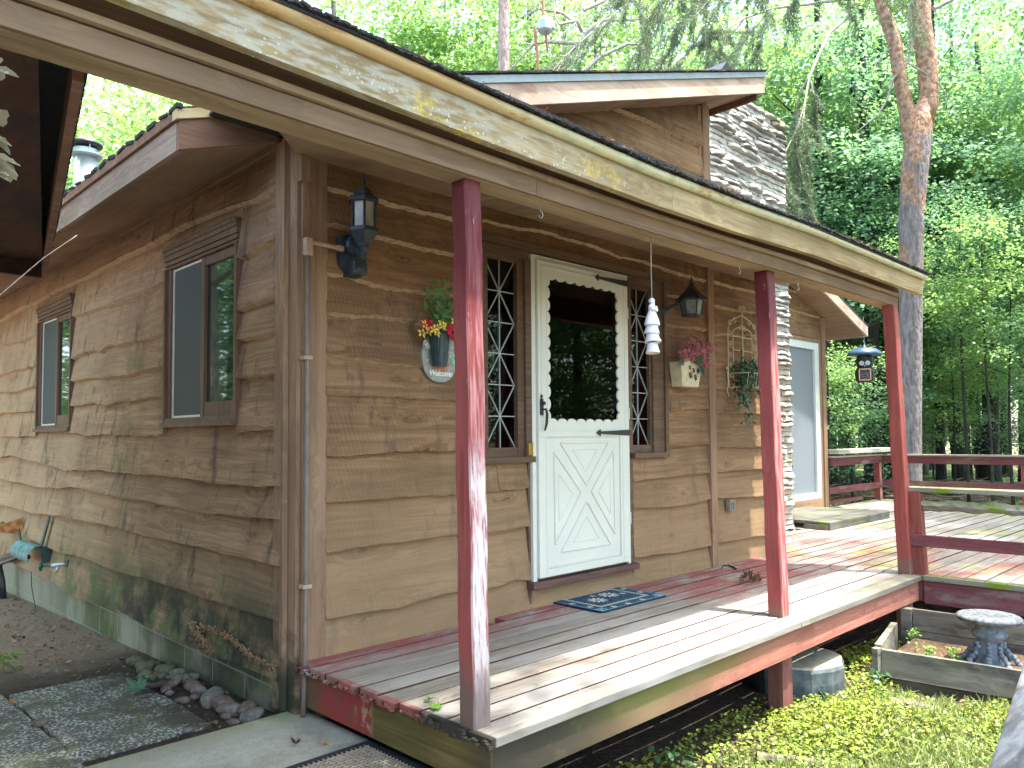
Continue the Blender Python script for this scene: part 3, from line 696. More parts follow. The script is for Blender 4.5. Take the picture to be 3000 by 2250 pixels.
# wing gable wall with patio door
mb = MB(); siding(mb, lambda u, v, d: (u, 1.5-d, v), 8.2, 9.40, [[(8, 3.13), (9.5, 3.12)], [(8, 2.86), (9.5, 2.84)], [(8, 2.52), (9.5, 2.5)]], 3.5)
mb.prism([(6.7, 2.48), (9.5, 2.48), (9.5, rr(9.5)), (6.7, 3.7)], 1, 1.502, 1.6); P("wing_siding", mb, M_front)
mb = MB(); mb.box((9.42, 1.45, -.02), (9.53, 1.499, rr(9.53)+.01)); mb.box((9.531, 1.46, -.02), (9.56, 1.62, rr(9.55))); mb.box((9.28, 1.47, .0), (9.418, 1.499, 2.5)); P("trim_board", mb, M_trim)
mb = MB(); mb.box((8.2, 1.45, 2.43), (9.30, 1.499, 2.49)); mb.box((8.2, 1.44, 0.0), (9.30, 1.499, .16)); PS("door_header", mb, M_trimx)
mb = MB(); mb.box((9.14, 1.44, .165), (9.275, 1.499, 2.43)); mb.box((8.2, 1.445, 2.33), (9.139, 1.499, 2.428)); mb.box((8.2, 1.445, .165), (9.139, 1.499, .25)); f = P("patio_door_frame", mb, M_vinyl)
mb = MB(); mb.box((8.2, 1.475, .25), (9.14, 1.485, 2.33)); P("patio_door_screen", mb, M_screen_door, root=f)
# chimney: courses of split stone
def stoneface(mb, fn, u0, u1, v0, v1, seed):
    rs = random.Random(seed); v = v0
    while v < v1:
        h = min(rs.uniform(.042, .075), v1-v); u = u0
        while u < u1:
            L = rs.uniform(.22, .75); L = min(L, u1-u)
            if u1-(u+L) < .1: L = u1-u
            p = rs.choice((.008, .015, .03, .05, .065)); r = rs.random(); n = max(2, int(L/.035)); rows = 5; ph = rs.uniform(0, 9)
            vs = []
            for j in range(rows+1):
                t = j/rows
                for i in range(n+1):
                    uu = u+L*i/n; e = 1-abs(2*i/n-1)**6
                    prof = (-.3, 1.1, 1.15, .9, .8, .3)[j]
                    d = .012+(p*prof+.006*math.sin(uu*31+ph+t*3)*prof+rs.uniform(-.004, .004))*(e if e > .2 else .2)
                    vs.append(fn(uu, v+h*t+.007*math.sin(uu*17+ph)*(0 if j in (0, rows) else 1)+(rs.uniform(-.004, .004) if 0 < j < rows else 0), d))
            for jj in (0, 1):
                mb.add(vs if jj else list(vs), [(j*(n+1)+i, j*(n+1)+i+1, (j+1)*(n+1)+i+1, (j+1)*(n+1)+i) for j in (range(1, rows) if jj else (0,)) for i in range(n)]+([] if jj else [(rows*(n+1)+i, rows*(n+1)+i+1, rows*(n+1)+i+1, rows*(n+1)+i)[:2]+((rows-1)*(n+1)+i+1, (rows-1)*(n+1)+i) for i in ()]), r, 0.0 if jj else 1.0)
            u += L
        v += h
mb = MB(); cx0, cx1, cy0, cy1, cz = 5.08, 6.74, .70, 1.5, 4.80
mb.box((cx0, cy0, -.3), (cx1, cy1, cz-.01))
stoneface(mb, lambda u, v, d: (u, cy0-d, v), cx0-.01, cx1+.02, -.25, cz, 3)
stoneface(mb, lambda u, v, d: (cx0-d*.4, u, v), cy0-.015, cy1, 2.4, cz, 4)
stoneface(mb, lambda u, v, d: (cx1+d, u, v), cy0-.02, cy1, -.25, cz, 5)
P("chimney", mb, M_stone)
mb = MB(); mb.box((cx0+.2, cy0+.2, cz-.02), (cx1-.2, cy1-.2, cz+.03)); P("chimney_cap", mb, plain("mortar_cap", (.3, .29, .27), .9))
# roof vent (dark gable shape) and stove pipe
mb = MB(); zz = rz(4.6)+.2
mb.add([(3.88, -.08, rz(3.88)+.20), (4.26, -.08, rz(4.26)+.20), (4.09, -.08, 4.365), (3.88, .3, rz(3.88)+.20), (4.26, .3, rz(4.26)+.20), (4.09, .3, 4.365)], [(0, 1, 2), (5, 4, 3), (0, 2, 5, 3), (1, 4, 5, 2), (0, 3, 4, 1)])
P("roof_vent", mb, M_black)
# ---------------------------------------------------------------- porch
porch = empty("porch", (2.3, -.7, -.5), "raised wooden porch with red posts under a long lichened roof edge", "porch")
def Q(name, mb, m, smooth=False, root=None): return part(name, mb, m, root or porch, smooth)
DRED, LRED = (.24, .035, .035), (.42, .085, .075)
def deck_mat(name, redmask, green=None):
    pats = [((.40, .385, .36), nmask(3.2, .42, .62, .7, 'X', .25)), ((.16, .155, .15), nmask(5, .60, .72, .55, 'X', .2, 3)),
            ((.30, .10, .095), redmask), ((.34, .12, .10), lambda g: g.mul(redmask(g), g.band(g.noise(scale=13, detail=6), .5, .62)))]
    if green: pats.append(green)
    pats.append(((.33, .18, .10), nmask(8, .68, .74, .6, 'X', .4, 5)))
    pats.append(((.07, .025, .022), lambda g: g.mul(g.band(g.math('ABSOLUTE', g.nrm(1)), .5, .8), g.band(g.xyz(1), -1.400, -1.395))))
    pats.append(((.045, .04, .03), lambda g: g.mul(g.band(g.xyz(0), .012, -.002), g.band(g.math('ADD', g.xyz(1), g.math('MULTIPLY', g.noise(scale=9), .5)), -.62, -.82))))
    return wood(name, (.19, .165, .14), (.39, .355, .31), 'X', 32, knots=.35, bump=.5, patches=pats, tint=.2, saw=.0)
rm = lambda g: g.mul(g.math('MAXIMUM', g.math('MAXIMUM', g.band(g.xyz(1), -.42, -.10), g.mul(g.band(g.xyz(0), 2.2, 2.9), g.band(g.xyz(1), -1.1, -.5))), g.band(g.xyz(0), .012, -.004)), g.band(g.noise(g.map((.35, 1, 1)), 7, 7, .7), .36, .56))
M_deck = deck_mat("porch_floor", rm, ((.10, .10, .075), lambda g: g.mul(g.band(g.xyz(1), -1.1, -1.3), g.band(g.xyz(0), 2.6, 3.8), .7)))
mb = MB(); W_ = 1.408; nb = 10; bw = W_/nb
for k in range(nb):
    y0 = -W_+k*bw; j = 2.46+(.03 if k % 2 else 0)
    last = k == 0
    zt = 0 if not last else .0015
    for a, b in ((-.012-rnd.uniform(0, .022), j-.002), (j+.002, 4.52)):
        if k == nb-1 and a < 0: continue
        mb.box((a, y0+.0052, -.036), (b, y0+bw-.0052, zt+rnd.uniform(-.002, .0015)), bev=.004)
mb.box((-.01, -bw+.003, -.036), (1.18, -.03, 0), bev=.004); mb.box((1.29, -bw+.003, -.036), (2.45, -.03, 0.001), bev=.004)
# broken fringe at the sawn board ends
for k in range(70):
    y = -rnd.uniform(.02, 1.4); mb.obox((-.022-rnd.uniform(0, .012), y, -.012-rnd.uniform(0, .022)), (.016, rnd.uniform(.01, .04), rnd.uniform(.006, .018)), Euler((rnd.uniform(-.4, .4), 0, rnd.uniform(-.3, .3))).to_matrix())
Q("deck_boards", mb, M_deck)
sk_pat = [((.26, .19, .10), lambda g: g.mul(g.band(g.xyz(0), 1.9, .9), .85)), ((.17, .165, .045), lambda g: g.mul(g.band(g.xyz(0), 2.4, 1.2), g.band(g.noise(g.map((.4, 1, 1)), 3, 5), .32, .55, 0, .9), g.band(g.xyz(2), -.15, -.07))),
          ((.05, .045, .035), lambda g: g.mul(g.band(g.xyz(0), 1.05, .3), g.band(g.noise(scale=4, detail=6), .22, .48, 0, .95)))]
M_skirt = wood("porch_skirt_board", (.30, .10, .08), (.50, .23, .17), 'X', 26, knots=.5, patches=sk_pat, bump=.4)
mb = MB(); mb.box((.01, -1.385, -.185), (2.42, -1.352, -.037)); mb.box((2.424, -1.38, -.185), (4.50, -1.35, -.037)); Q("skirt_board", mb, M_skirt)
M_skirtend = wood("porch_end_board", (.09, .075, .025), (.23, .18, .07), 'Y', 26, knots=.3, patches=[
    ((.30, .055, .05), lambda g: g.mul(g.band(g.xyz(1), -.66, -.60), g.band(g.noise(scale=4.5, detail=7, rough=.75), .34, .42))),
    ((.09, .10, .05), lambda g: g.mul(g.band(g.xyz(1), -.28, -.15), .7)), ((.06, .055, .03), lambda g: g.mul(g.band(g.xyz(1), -1.15, -1.35), .8)),
    ((.42, .25, .16), lambda g: g.mul(g.band(g.math('ABSOLUTE', g.math('ADD', g.xyz(1), .62)), .14, .06), g.band(g.xyz(1), -.66, -.60), g.band(g.noise(scale=16, detail=6), .48, .56)))])
mb = MB(); mb.box((-.004, -1.384, -.20), (.028, -.03, -.04)); Q("end_board", mb, M_skirtend)
mb = MB()
for x in (.6, 1.2, 1.8, 2.44, 3.1, 3.7, 4.3): mb.box((x, -1.349, -.18), (x+.04, -.05, -.037))
[Q("joist", q, M_trimy) for q in mb.pieces()]
def post_mat(name, white):
    pats = [((.62, .27, .27), lambda g: g.mul(g.band(g.nrm(1), -.5, -.9), g.band(g.noise(g.map((1, 1, .06)), 60, 5), .40, .60), .8))]
    if white: pats += [((.66, .60, .60), lambda g: g.mul(g.band(g.nrm(1), -.5, -.9), g.band(g.noise(g.map((1, 1, .05)), 70, 6, .7), .40, .52), g.band(g.math('ADD', g.xyz(2), g.noise(scale=3)), 1.75, 1.35), g.band(g.noise(g.map((1, 1, .3)), 6, 4), .36, .5, .35, 1))),
                       ((.15, .115, .10), lambda g: g.mul(g.band(g.math('ADD', g.xyz(2), g.math('MULTIPLY', g.noise(g.map((1, 1, .3)), 30, 4), .25)), .45, .2), .85))]
    else: pats += [((.17, .12, .09), lambda g: g.mul(g.band(g.xyz(2), .12, -.02), g.band(g.noise(scale=20, detail=5), .3, .55)))]
    pats += [((.10, .014, .022), lambda g: g.mul(g.band(g.math('ADD', g.xyz(2), g.noise(g.map((1, 1, .3)), 4, 3)), 1.9, 2.5), .85)), ((.66, .36, .32), nmask(45, .64, .7, .6, 'Z', .25))]  # dark tops: shade under the roof put into the colour, plus less faded paint
    return wood(name, (.27, .055, .05), (.41, .105, .095), 'Z', 30, knots=.4, bump=.45, patches=pats, rough=.55, tint=.1)
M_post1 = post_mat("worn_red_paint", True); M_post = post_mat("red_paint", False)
def post(b, t, m, sz=.087, ztop=2.116, zb=0.0):
    mb = MB(); n = 14; vs = []
    for i in range(n+1):
        f = i/n; c = Vector((b[0]+(t[0]-b[0])*f, b[1]+(t[1]-b[1])*f)); z = zb+(ztop-zb)*f; h = sz/2; q = .006
        wob = .0016*math.sin(i*1.7)
        for px, py in ((-h+q, -h), (h-q, -h), (h, -h+q), (h, h-q), (h-q, h), (-h+q, h), (-h, h-q), (-h, -h+q)): vs.append((c[0]+px+wob, c[1]+py-wob, z))
    fs = [(i*8+k, i*8+(k+1) % 8, (i+1)*8+(k+1) % 8, (i+1)*8+k) for i in range(n) for k in range(8)]+[tuple(range(8))[::-1], tuple(n*8+k for k in range(8))]
    mb.add(vs, fs); return mb
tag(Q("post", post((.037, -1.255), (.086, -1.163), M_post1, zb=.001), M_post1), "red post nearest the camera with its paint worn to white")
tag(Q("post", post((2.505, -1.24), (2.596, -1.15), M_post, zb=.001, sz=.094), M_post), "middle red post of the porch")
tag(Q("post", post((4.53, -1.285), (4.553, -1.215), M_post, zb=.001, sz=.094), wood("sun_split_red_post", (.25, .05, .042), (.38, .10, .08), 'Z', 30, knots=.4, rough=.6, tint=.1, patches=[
    ((.34, .24, .15), lambda g: g.mul(g.band(g.math('SUBTRACT', g.xyz(0), g.math('MULTIPLY', g.xyz(2), .011)), 4.563, 4.576), g.band(g.noise(g.map((1, 1, .2)), 14, 5), .3, .5))), ((.18, .12, .09), lambda g: g.band(g.math('ADD', g.xyz(2), g.math('MULTIPLY', g.noise(scale=12), .1)), .22, .10, 0, .8))])), "far red post with a split bare edge")
mb = MB(); mb.box((2.335, -1.34, -.75), (2.455, -1.25, -.186)); Q("support_post", mb, wood("maroon_post", (.16, .06, .055), (.28, .12, .10), 'Z', 30, knots=.2))
mb = MB(); mb.box((4.40, -1.34, -.75), (4.49, -1.25, -.186)); mb.box((.12, -1.33, -.75), (.21, -1.24, -.21)); [Q("support_post", q, M_trim) for q in mb.pieces()]
# beam of two stacked members and fascia, sagging a little like the real one
def zsag(x): return float(np.interp(x, [-3, -1.3, -.6, .1, 1.13, 1.9, 2.9, 4.93], [.02, .018, .0, -.016, -.03, -.022, .008, .004]))
def longbox(mb, x0, x1, y0, y1, z0, z1, sag=0.0, r=None, prof=None):
    n = max(2, int((x1-x0)/.12)); vs = []
    for i in range(n+1):
        x = x0+(x1-x0)*i/n; s_ = zsag(x)*sag
        pr = prof or [(y0, z0), (y1, z0), (y1, z1), (y0, z1)]
        vs += [(x, py, pz+s_) for py, pz in pr]
    m = len(prof) if prof else 4
    fs = [(i*m+k, i*m+(k+1) % m, (i+1)*m+(k+1) % m, (i+1)*m+k)[::-1] for i in range(n) for k in range(m)]+[tuple(range(m)), tuple(n*m+k for k in range(m))[::-1]]
    mb.add(vs, fs, r)
mb = MB(); longbox(mb, -3.1, .415, -1.241, -1.108, 2.116, 2.186, .3); longbox(mb, .42, 4.665, -1.239, -1.106, 2.116, 2.186, .3); longbox(mb, -3.1, 1.72, -1.228, -1.12, 2.188, 2.30, .6); longbox(mb, 1.723, 4.69, -1.226, -1.12, 2.188, 2.30, .6)
beam = Q("beam", mb, M_beam)
mb = MB(); longbox(mb, -3.1, 4.66, -1.26, -1.2285, 2.191, 2.214, .5); longbox(mb, -3.1, 4.66, -1.225, -1.115, 2.1125, 2.1155, .3); Q("beam_strip", mb, M_beamlt, root=beam)
mb = MB(); longbox(mb, -3.1, 1.28, -1.347, -1.309, 2.225, 2.362, 1); longbox(mb, 1.283, 4.925, -1.346, -1.309, 2.226, 2.362, 1); Q("fascia", mb, M_fascia)
mb = MB(); pr = [(-1.349+.0, 2.364), (-1.349, 2.35)]+[(-1.349-.030*math.sin(t)-.002, 2.376-.026*math.cos(t)) for t in [k*math.pi/7 for k in range(1, 7)]]+[(-1.349, 2.402)]
longbox(mb, -3.1, 4.96, 0, 0, 0, 0, 1, prof=pr); Q("drip_edge", mb, M_gutter, smooth=True)
mb = MB()
zt = lambda y: 2.40+.16*(y+1.38)
vs = [(-3.1, -1.385, 2.402), (4.96, -1.385, 2.402), (4.70, -1.0, 2.46), (4.68, .2, 2.655), (-.4, .2, 2.655), (-.58, -.62, 2.52), (-1.3, -.60, 2.52), (-3.1, -.62, 2.52)]
n = len(vs); vs2 = [(x, y, z-.014) for x, y, z in vs]
mb.add(vs+vs2, [tuple(range(n)), tuple(range(n, 2*n))[::-1]]+[(i, n+i, n+(i+1) % n, (i+1) % n) for i in range(n)])
for k in range(330):
    x = -2+k*.0212; mb.obox((x, -1.387+rnd.uniform(-.006, .004), 2.400+zsag(x)+rnd.uniform(0, .005)), (.03, .02, rnd.uniform(.006, .013)), Euler((0, rnd.uniform(-.3, .3), rnd.uniform(-.3, .3))).to_matrix())
for k in range(60):
    t = k/60; x = -2.4+t*1.8; mb.obox((x, -.615+rnd.uniform(-.01, .01), 2.50), (.035, .02, rnd.uniform(.01, .04)), Euler((0, rnd.uniform(-.4, .4), 0)).to_matrix())
Q("roof", mb, M_shingle)
mb = MB(); longbox(mb, -3.1, 4.88, -1.30, -1.245, 2.366, 2.374, 1)
vs = [(-3.1, -1.11, 2.31), (4.70, -1.11, 2.31), (4.70, -.02, 2.50), (-.03, -.02, 2.50), (-.58, -.66, 2.42), (-3.1, -.66, 2.42)]; n = len(vs); vs2 = [(x, y, z+.01) for x, y, z in vs]
mb.add(vs+vs2, [tuple(range(n))[::-1], tuple(range(n, 2*n))]+[(i, (i+1) % n, n+(i+1) % n, n+i) for i in range(n)]); Q("ceiling_board", mb, M_soffit)
# needles and twigs on the roof edge
C_ = []; N_ = []; 
for k in range(900):
    x = rnd.choice([rnd.uniform(-1.5, 4.9), rnd.gauss(1.75, .09), rnd.gauss(4.0, .4), rnd.gauss(.7, .2)])
    if not -3 < x < 4.9: continue
    C_.append((x, -1.38+rnd.uniform(-.012, .1), 2.412+zsag(x)+rnd.uniform(0, .012))); N_.append((rnd.uniform(-1, 1), rnd.uniform(-1, 1), .4))
M_needle = plain("dry_needles", (.33, .19, .11), .9, .1, 0, .4, 60)
tag(obj("fallen_needles", leaf_mesh("fallen_needles", np.array(C_), np.array(N_), np.random.RandomState(2).uniform(.02, .06, len(C_)), 'needle'), M_needle), "brown pine needles caught along the porch roof edge", "pine needles", kind="stuff")

# ---------------------------------------------------------------- side deck
deck = empty("side_deck", (8, -1, -.5), "wide weathered deck with maroon rails and mossy benches beyond the porch", "deck")
def K(name, mb, m, smooth=False, root=None): return part(name, mb, m, root or deck, smooth)
def KS(name, mb, m):
    for q in mb.pieces(): part(name, q, m, deck)
M_deck2 = deck_mat("side_deck_floor", lambda g: g.mul(g.band(g.xyz(0), 8.2, 5.4), g.band(g.noise(g.map((.35, 1, 1)), 4, 7, .7), .44, .62), .8),
    ((.32, .33, .10), lambda g: g.mul(g.math('MAXIMUM', g.band(g.noise(scale=1.1, detail=6, rough=.7), .52, .62), g.mul(g.band(g.xyz(0), 4.72, 4.56), g.band(g.xyz(1), -1.3, -1.5))), g.band(g.noise(scale=24, detail=4), .38, .56))))
mb = MB(); y = -4.2
while y < 1.44:
    x1 = 11.72; x0 = 4.53 if y < -1.42 else (4.524)
    if y > -.14: x0 = 4.9
    if y > .56: x0 = 6.82
    cuts = [x0, 7.3+rnd.uniform(-.4, .4), x1] if x0 < 7 else [x0, x1]
    for a, b in zip(cuts[:-1], cuts[1:]): mb.box((a+.002, y+.004, -.037), (b-.002, y+.132, rnd.uniform(-.003, .002)), bev=.004)
    y += .1408
K("deck_boards", mb, M_deck2)
M_maroon = wood("maroon_board", (.15, .045, .055), (.27, .10, .105), 'Y', 30, knots=.4, patches=[((.30, .27, .22), nmask(5, .54, .66, .6, 'Y', .25)), ((.14, .17, .06), nmask(4, .57, .66, .5, 'Y', .3, 4))])
M_maroonx = wood("maroon_rail", (.15, .045, .050), (.27, .10, .10), 'X', 30, knots=.4, patches=[((.30, .27, .22), nmask(5, .54, .66, .6, 'X', .25))])
M_oldrail = wood("bleached_rail_top", (.25, .22, .17), (.48, .43, .35), 'Y', 28, knots=.3, patches=[((.24, .05, .05), nmask(5, .62, .7, .6, 'Y', .3))])
M_oldrailx = wood("bleached_bench_top", (.36, .33, .27), (.58, .54, .45), 'X', 28, knots=.2)
M_moss = wood("mossy_plank", (.15, .14, .11), (.38, .36, .29), 'Y', 30, knots=.3, bump=.7, patches=[((.36, .36, .16), lambda g: g.mul(g.band(g.nrm(2), .4, .9), g.band(g.noise(scale=9, detail=6), .3, .55))),
    ((.17, .24, .02), nmask(5.5, .52, .60, .95, 'Y', .6, 2)), ((.05, .045, .035), nmask(11, .6, .68, .8, None, 1, 7))])
mb = MB(); mb.box((4.534, -4.2, -.21), (4.57, -1.41, -.039)); K("rim_board", mb, M_maroon)
mb = MB(); mb.box((4.512, -4.2, -.036), (4.5335, -1.41, .004), bev=.004); K("mossy_edge", mb, M_moss)
# near bench by the last post: back rail, cap, rotten plank, low rail
mb = MB(); mb.box((4.56, -4.2, .635), (4.72, -1.235, .672), bev=.006); K("rail_cap", mb, M_moss)
mb = MB(); n = 60
vs = []
for i in range(n+1):
    y = -1.27-i*.048; q = .012*math.sin(i*1.1)+rnd.uniform(-.006, .006)
    for a in range(8):
        t = 2*math.pi*a/8; e = .4+.6*min(1, i/3) 
        vs.append((4.60+.045*math.cos(t)*e+rnd.uniform(-.006, .006), y, .535+q*.6+.042*math.sin(t)*e+rnd.uniform(-.006, .006)))
mb.add(vs, [(i*8+k, i*8+(k+1) % 8, (i+1)*8+(k+1) % 8, (i+1)*8+k) for i in range(n) for k in range(8)]+[tuple(range(8))[::-1]]); K("rotten_rail", mb, M_moss)
mb = MB(); mb.box((4.525, -4.2, .22), (4.555, -1.262, .31), bev=.004); K("lower_rail", mb, M_maroon)
for y, dx in ((-1.38, 0), (-2.9, 0)):
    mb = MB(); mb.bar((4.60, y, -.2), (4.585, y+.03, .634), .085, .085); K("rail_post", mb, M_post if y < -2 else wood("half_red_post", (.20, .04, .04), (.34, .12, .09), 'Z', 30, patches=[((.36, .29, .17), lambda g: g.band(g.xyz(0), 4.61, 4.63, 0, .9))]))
# far railing with a wide ledge
mb = MB(); mb.box((11.50, -4.2, .735), (11.66, 1.42, .765), bev=.005); K("far_rail_top", mb, M_oldrail)
mb = MB(); mb.box((11.56, -4.2, .615), (11.60, 1.40, .734)); mb.box((11.55, -4.2, .235), (11.59, 1.40, .335)); KS("far_rail", mb, M_maroon)
mb = MB(); mb.box((9.57, 1.36, .745), (11.45, 1.52, .77), bev=.004); mb.box((9.57, 1.30, .80), (11.85, 1.52, .835), bev=.004); mb.box((9.57, 1.33, .838), (11.9, 1.60, .865), bev=.004); KS("ledge", mb, M_oldrailx)
mb = MB(); mb.box((9.57, 1.40, .62), (11.5, 1.44, .743)); mb.box((9.57, 1.45, .20), (11.66, 1.49, .30)); mb.box((9.6, 1.5, .04), (10.95, 1.53, .10)); KS("far_rail", mb, M_maroonx)
for x, y in ((11.60, 1.50), (11.62, -.6), (11.62, -2.6)):
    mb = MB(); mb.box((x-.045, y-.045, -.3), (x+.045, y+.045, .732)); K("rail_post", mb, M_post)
# low wooden step in front of the patio door
M_step = wood("mossy_step", (.09, .09, .075), (.20, .195, .17), 'X', 30, patches=[((.12, .16, .04), nmask(5, .52, .62, .8))])
mb = MB()
for k in range(8):
    t = k/8; y = .30+t*1.12; mb.box((6.86+.02*k, y, .055), (8.7, y+.132, .09+rnd.uniform(-.002, .002)), bev=.004)
mb.box((6.86, .30, .002), (8.68, .33, .054)); mb.box((6.84, .33, .002), (6.87, .6, .054)); tag(obj("wooden_step", mb, M_step), "low mossy plank step in front of the patio door", "step")

# ---------------------------------------------------------------- garage roof corner at the left
garage = empty("garage", (-3.5, 0, -.4), "dark brown garage eave hanging over the left edge beside the cabin", "garage")
def GA(name, mb, m): return part(name, mb, m, garage)
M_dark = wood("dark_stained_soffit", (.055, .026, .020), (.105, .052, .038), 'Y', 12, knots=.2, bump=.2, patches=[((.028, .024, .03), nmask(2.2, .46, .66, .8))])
e = lambda y: -1.31+(y+1.03)*.212
mb = MB(); A0, A1 = (-1.40, -1.05), (e(1.72), 1.72)
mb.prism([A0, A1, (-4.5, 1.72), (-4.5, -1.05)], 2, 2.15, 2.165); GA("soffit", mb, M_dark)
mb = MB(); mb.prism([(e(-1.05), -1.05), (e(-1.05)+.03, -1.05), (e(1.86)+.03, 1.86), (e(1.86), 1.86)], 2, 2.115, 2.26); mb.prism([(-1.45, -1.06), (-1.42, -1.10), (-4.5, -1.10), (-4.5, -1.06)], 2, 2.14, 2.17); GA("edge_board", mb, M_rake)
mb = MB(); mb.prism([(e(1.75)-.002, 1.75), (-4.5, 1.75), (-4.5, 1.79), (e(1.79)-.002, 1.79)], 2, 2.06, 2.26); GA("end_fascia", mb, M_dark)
mb = MB(); mb.prism([(e(-1.1)+.04, -1.1), (e(1.9)+.04, 1.9), (-4.5, 1.9), (-4.5, -1.1)], 2, 2.262, 2.30)
for k in range(70):
    y = -1.0+k*.041; mb.obox((e(y)+.045, y, 2.27), (.02, .035, rnd.uniform(.012, .03)), Euler((rnd.uniform(-.3, .3), 0, 0)).to_matrix())
GA("roof", mb, M_shingle)
mb = MB(); mb.box((-3.3, -4.5, -.45), (-3.15, 1.6, 2.15)); mb.box((-6.5, 1.55, -.45), (-3.15, 1.7, 2.15)); GA("wall", mb, M_trimy)
# ---------------------------------------------------------------- small things on and around the porch
def rotm(x=0, y=0, z=0): return Euler((x, y, z)).to_matrix()
M_frost = plain("frosted_glass", (.42, .40, .34), .35, .5, 0, .25, 14)
M_iron = plain("slate_blue_iron", (.035, .05, .065), .5, .5, 0, .35, 25)
def hexring(mb, c, r0, z0, r1, z1, n=6, th=.004): mb.lathe([(r0, z0), (r1, z1)], c, n)
# lantern with motion sensor
t = empty("wall_lantern", (.27, -.05, 1.93), "large dark lantern with a motion sensor base, nearest the cabin corner", "lantern")
mb = MB(); mb.prism([(.19, 2.12), (.27, 2.15), (.34, 2.12), (.345, 1.98), (.31, 1.92), (.235, 1.92), (.19, 1.98)], 1, -.075, -.03); mb.ball((.267, -.085, 2.08), (.055, .03, .055)); part("back_plate", mb, M_iron, t)
mb = MB(); mb.box((.225, -.135, 1.925), (.315, -.07, 1.995), bev=.012); mb.ball((.27, -.13, 1.95), (.03, .02, .02)); s_ = part("motion_sensor", mb, M_iron, t)
mb = MB(); mb.box((.24, -.139, 1.963), (.30, -.134, 1.988)); part("sensor_lens", mb, M_black, s_)
mb = MB(); mb.tube([(.267, -.09, 2.06), (.262, -.15, 2.03), (.245, -.195, 2.015), (.243, -.20, 2.05)], [.022, .016, .014, .018], 10); mb.lathe([(.006, 1.985), (.014, 1.992), (.012, 2.0), (.018, 2.005), (.014, 2.02), (.022, 2.05)], (.243, -.2, 0), 10); part("arm", mb, M_iron, t)
mb = MB(); mb.lathe([(.02, 2.045), (.035, 2.055), (.036, 2.063), (.05, 2.08), (.075, 2.118), (.082, 2.122), (.082, 2.136), (.066, 2.139), (.066, 2.146), (.02, 2.147)], (.243, -.2, 0), 6); part("lower_cup", mb, M_iron, t)
mb = MB()
for k in range(6):
    a = math.pi/3*k; p = (.243+.063*math.cos(a), -.2+.063*math.sin(a)); mb.box((p[0]-.005, p[1]-.005, 2.146), (p[0]+.005, p[1]+.005, 2.275))
part("cage_bars", mb, M_iron, t)
mb = MB(); mb.lathe([(.05, 2.147), (.058, 2.148), (.058, 2.274), (.05, 2.275)], (.243, -.2, 0), 6); part("glass_panes", mb, M_frost, t)
mb = MB(); mb.lathe([(.06, 2.272), (.085, 2.275), (.083, 2.287), (.078, 2.298), (.062, 2.305), (.05, 2.315), (.043, 2.335), (.03, 2.345), (.012, 2.35), (.010, 2.362), (.016, 2.37), (.008, 2.39), (.002, 2.43)], (.243, -.2, 0), 6); part("roof_cap", mb, M_iron, t)
# lantern with pointed cap
t = empty("wall_lantern", (3.1, -.05, 2.05), "small pointed lantern between the white angel chime and the brown trim post", "lantern")
mb = MB(); mb.lathe([(.06, 0), (.055, .02), (.02, .035)], (3.12, -.03, 2.06), 16, R=rotm(math.pi/2)); mb.tube([(3.12, -.05, 2.06), (3.16, -.12, 2.10), (3.2, -.18, 2.13)], .012, 8); part("back_plate", mb, M_iron, t)
cxl, cyl = 3.25, -.21
mb = MB(); mb.lathe([(.128, 2.135), (.118, 2.15), (.075, 2.185), (.04, 2.225), (.022, 2.26), (.014, 2.28), (.018, 2.287), (.008, 2.3), (.002, 2.33)], (cxl, cyl, 0), 6); part("roof_cap", mb, M_iron, t)
mb = MB(); mb.lathe([(.068, 2.025), (.088, 2.13)], (cxl, cyl, 0), 6); part("glass_panes", mb, plain("seeded_glass", (.20, .24, .25), .15, .6, 0, .2, 30), t)
mb = MB()
for k in range(6):
    a = math.pi/3*k; mb.tube([(cxl+.072*math.cos(a), cyl+.072*math.sin(a), 2.02), (cxl+.092*math.cos(a), cyl+.092*math.sin(a), 2.135)], .0055, 6)
mb.lathe([(.06, 2.008), (.076, 2.01), (.076, 2.024), (.06, 2.026)], (cxl, cyl, 0), 6); part("cage_bars", mb, M_iron, t)
# conduit
t = empty("electrical_conduit", (0, -.08, -.2), "thin grey conduit running down the cabin corner from the big lantern", "conduit")
mb = MB(); mb.tube([(-.002, -.083, 2.0), (-.004, -.083, 1.3), (-.008, -.083, .3), (-.012, -.083, -.10), (-.018, -.083, -.26)], .0125, 10); part("pipe", mb, M_conduit, t, True)
mb = MB(); mb.box((-.022, -.10, 1.985), (.018, -.065, 2.075), bev=.006); mb.tube([(.018, -.083, 2.055), (.19, -.075, 2.055)], .011, 10); mb.tube([(.17, -.075, 2.055), (.2, -.075, 2.055)], .016, 10); part("elbow_fitting", mb, M_conduit_pale, t)
for z in (1.47, .36):
    mb = MB(); mb.box((-.03, -.1, z), (.018, -.055, z+.02), bev=.003); part("pipe_strap", mb, M_conduit_pale, t)
# hooks and cord under the beam
for x, z in ((2.23, 2.108), (3.0, 2.108), (.505, 2.108)):
    mb = MB(); h = .05; mb.tube([(x, -1.18, z+.01), (x, -1.18, z-h*.3)]+[(x+.014*math.sin(a), -1.18, z-h+.014*math.cos(a)*1.1) for a in [k*math.pi*1.4/7 for k in range(8)]], .0018, 6)
    hk = tag(obj("cup_hook", mb, M_steel), {2.23: "small wire hook under the beam left of the middle post", 3.0: "small wire hook under the beam right of the middle post", .505: "rusty wire loop under the beam beside the nearest post"}[x], "hook", "hooks screwed under the porch beam")
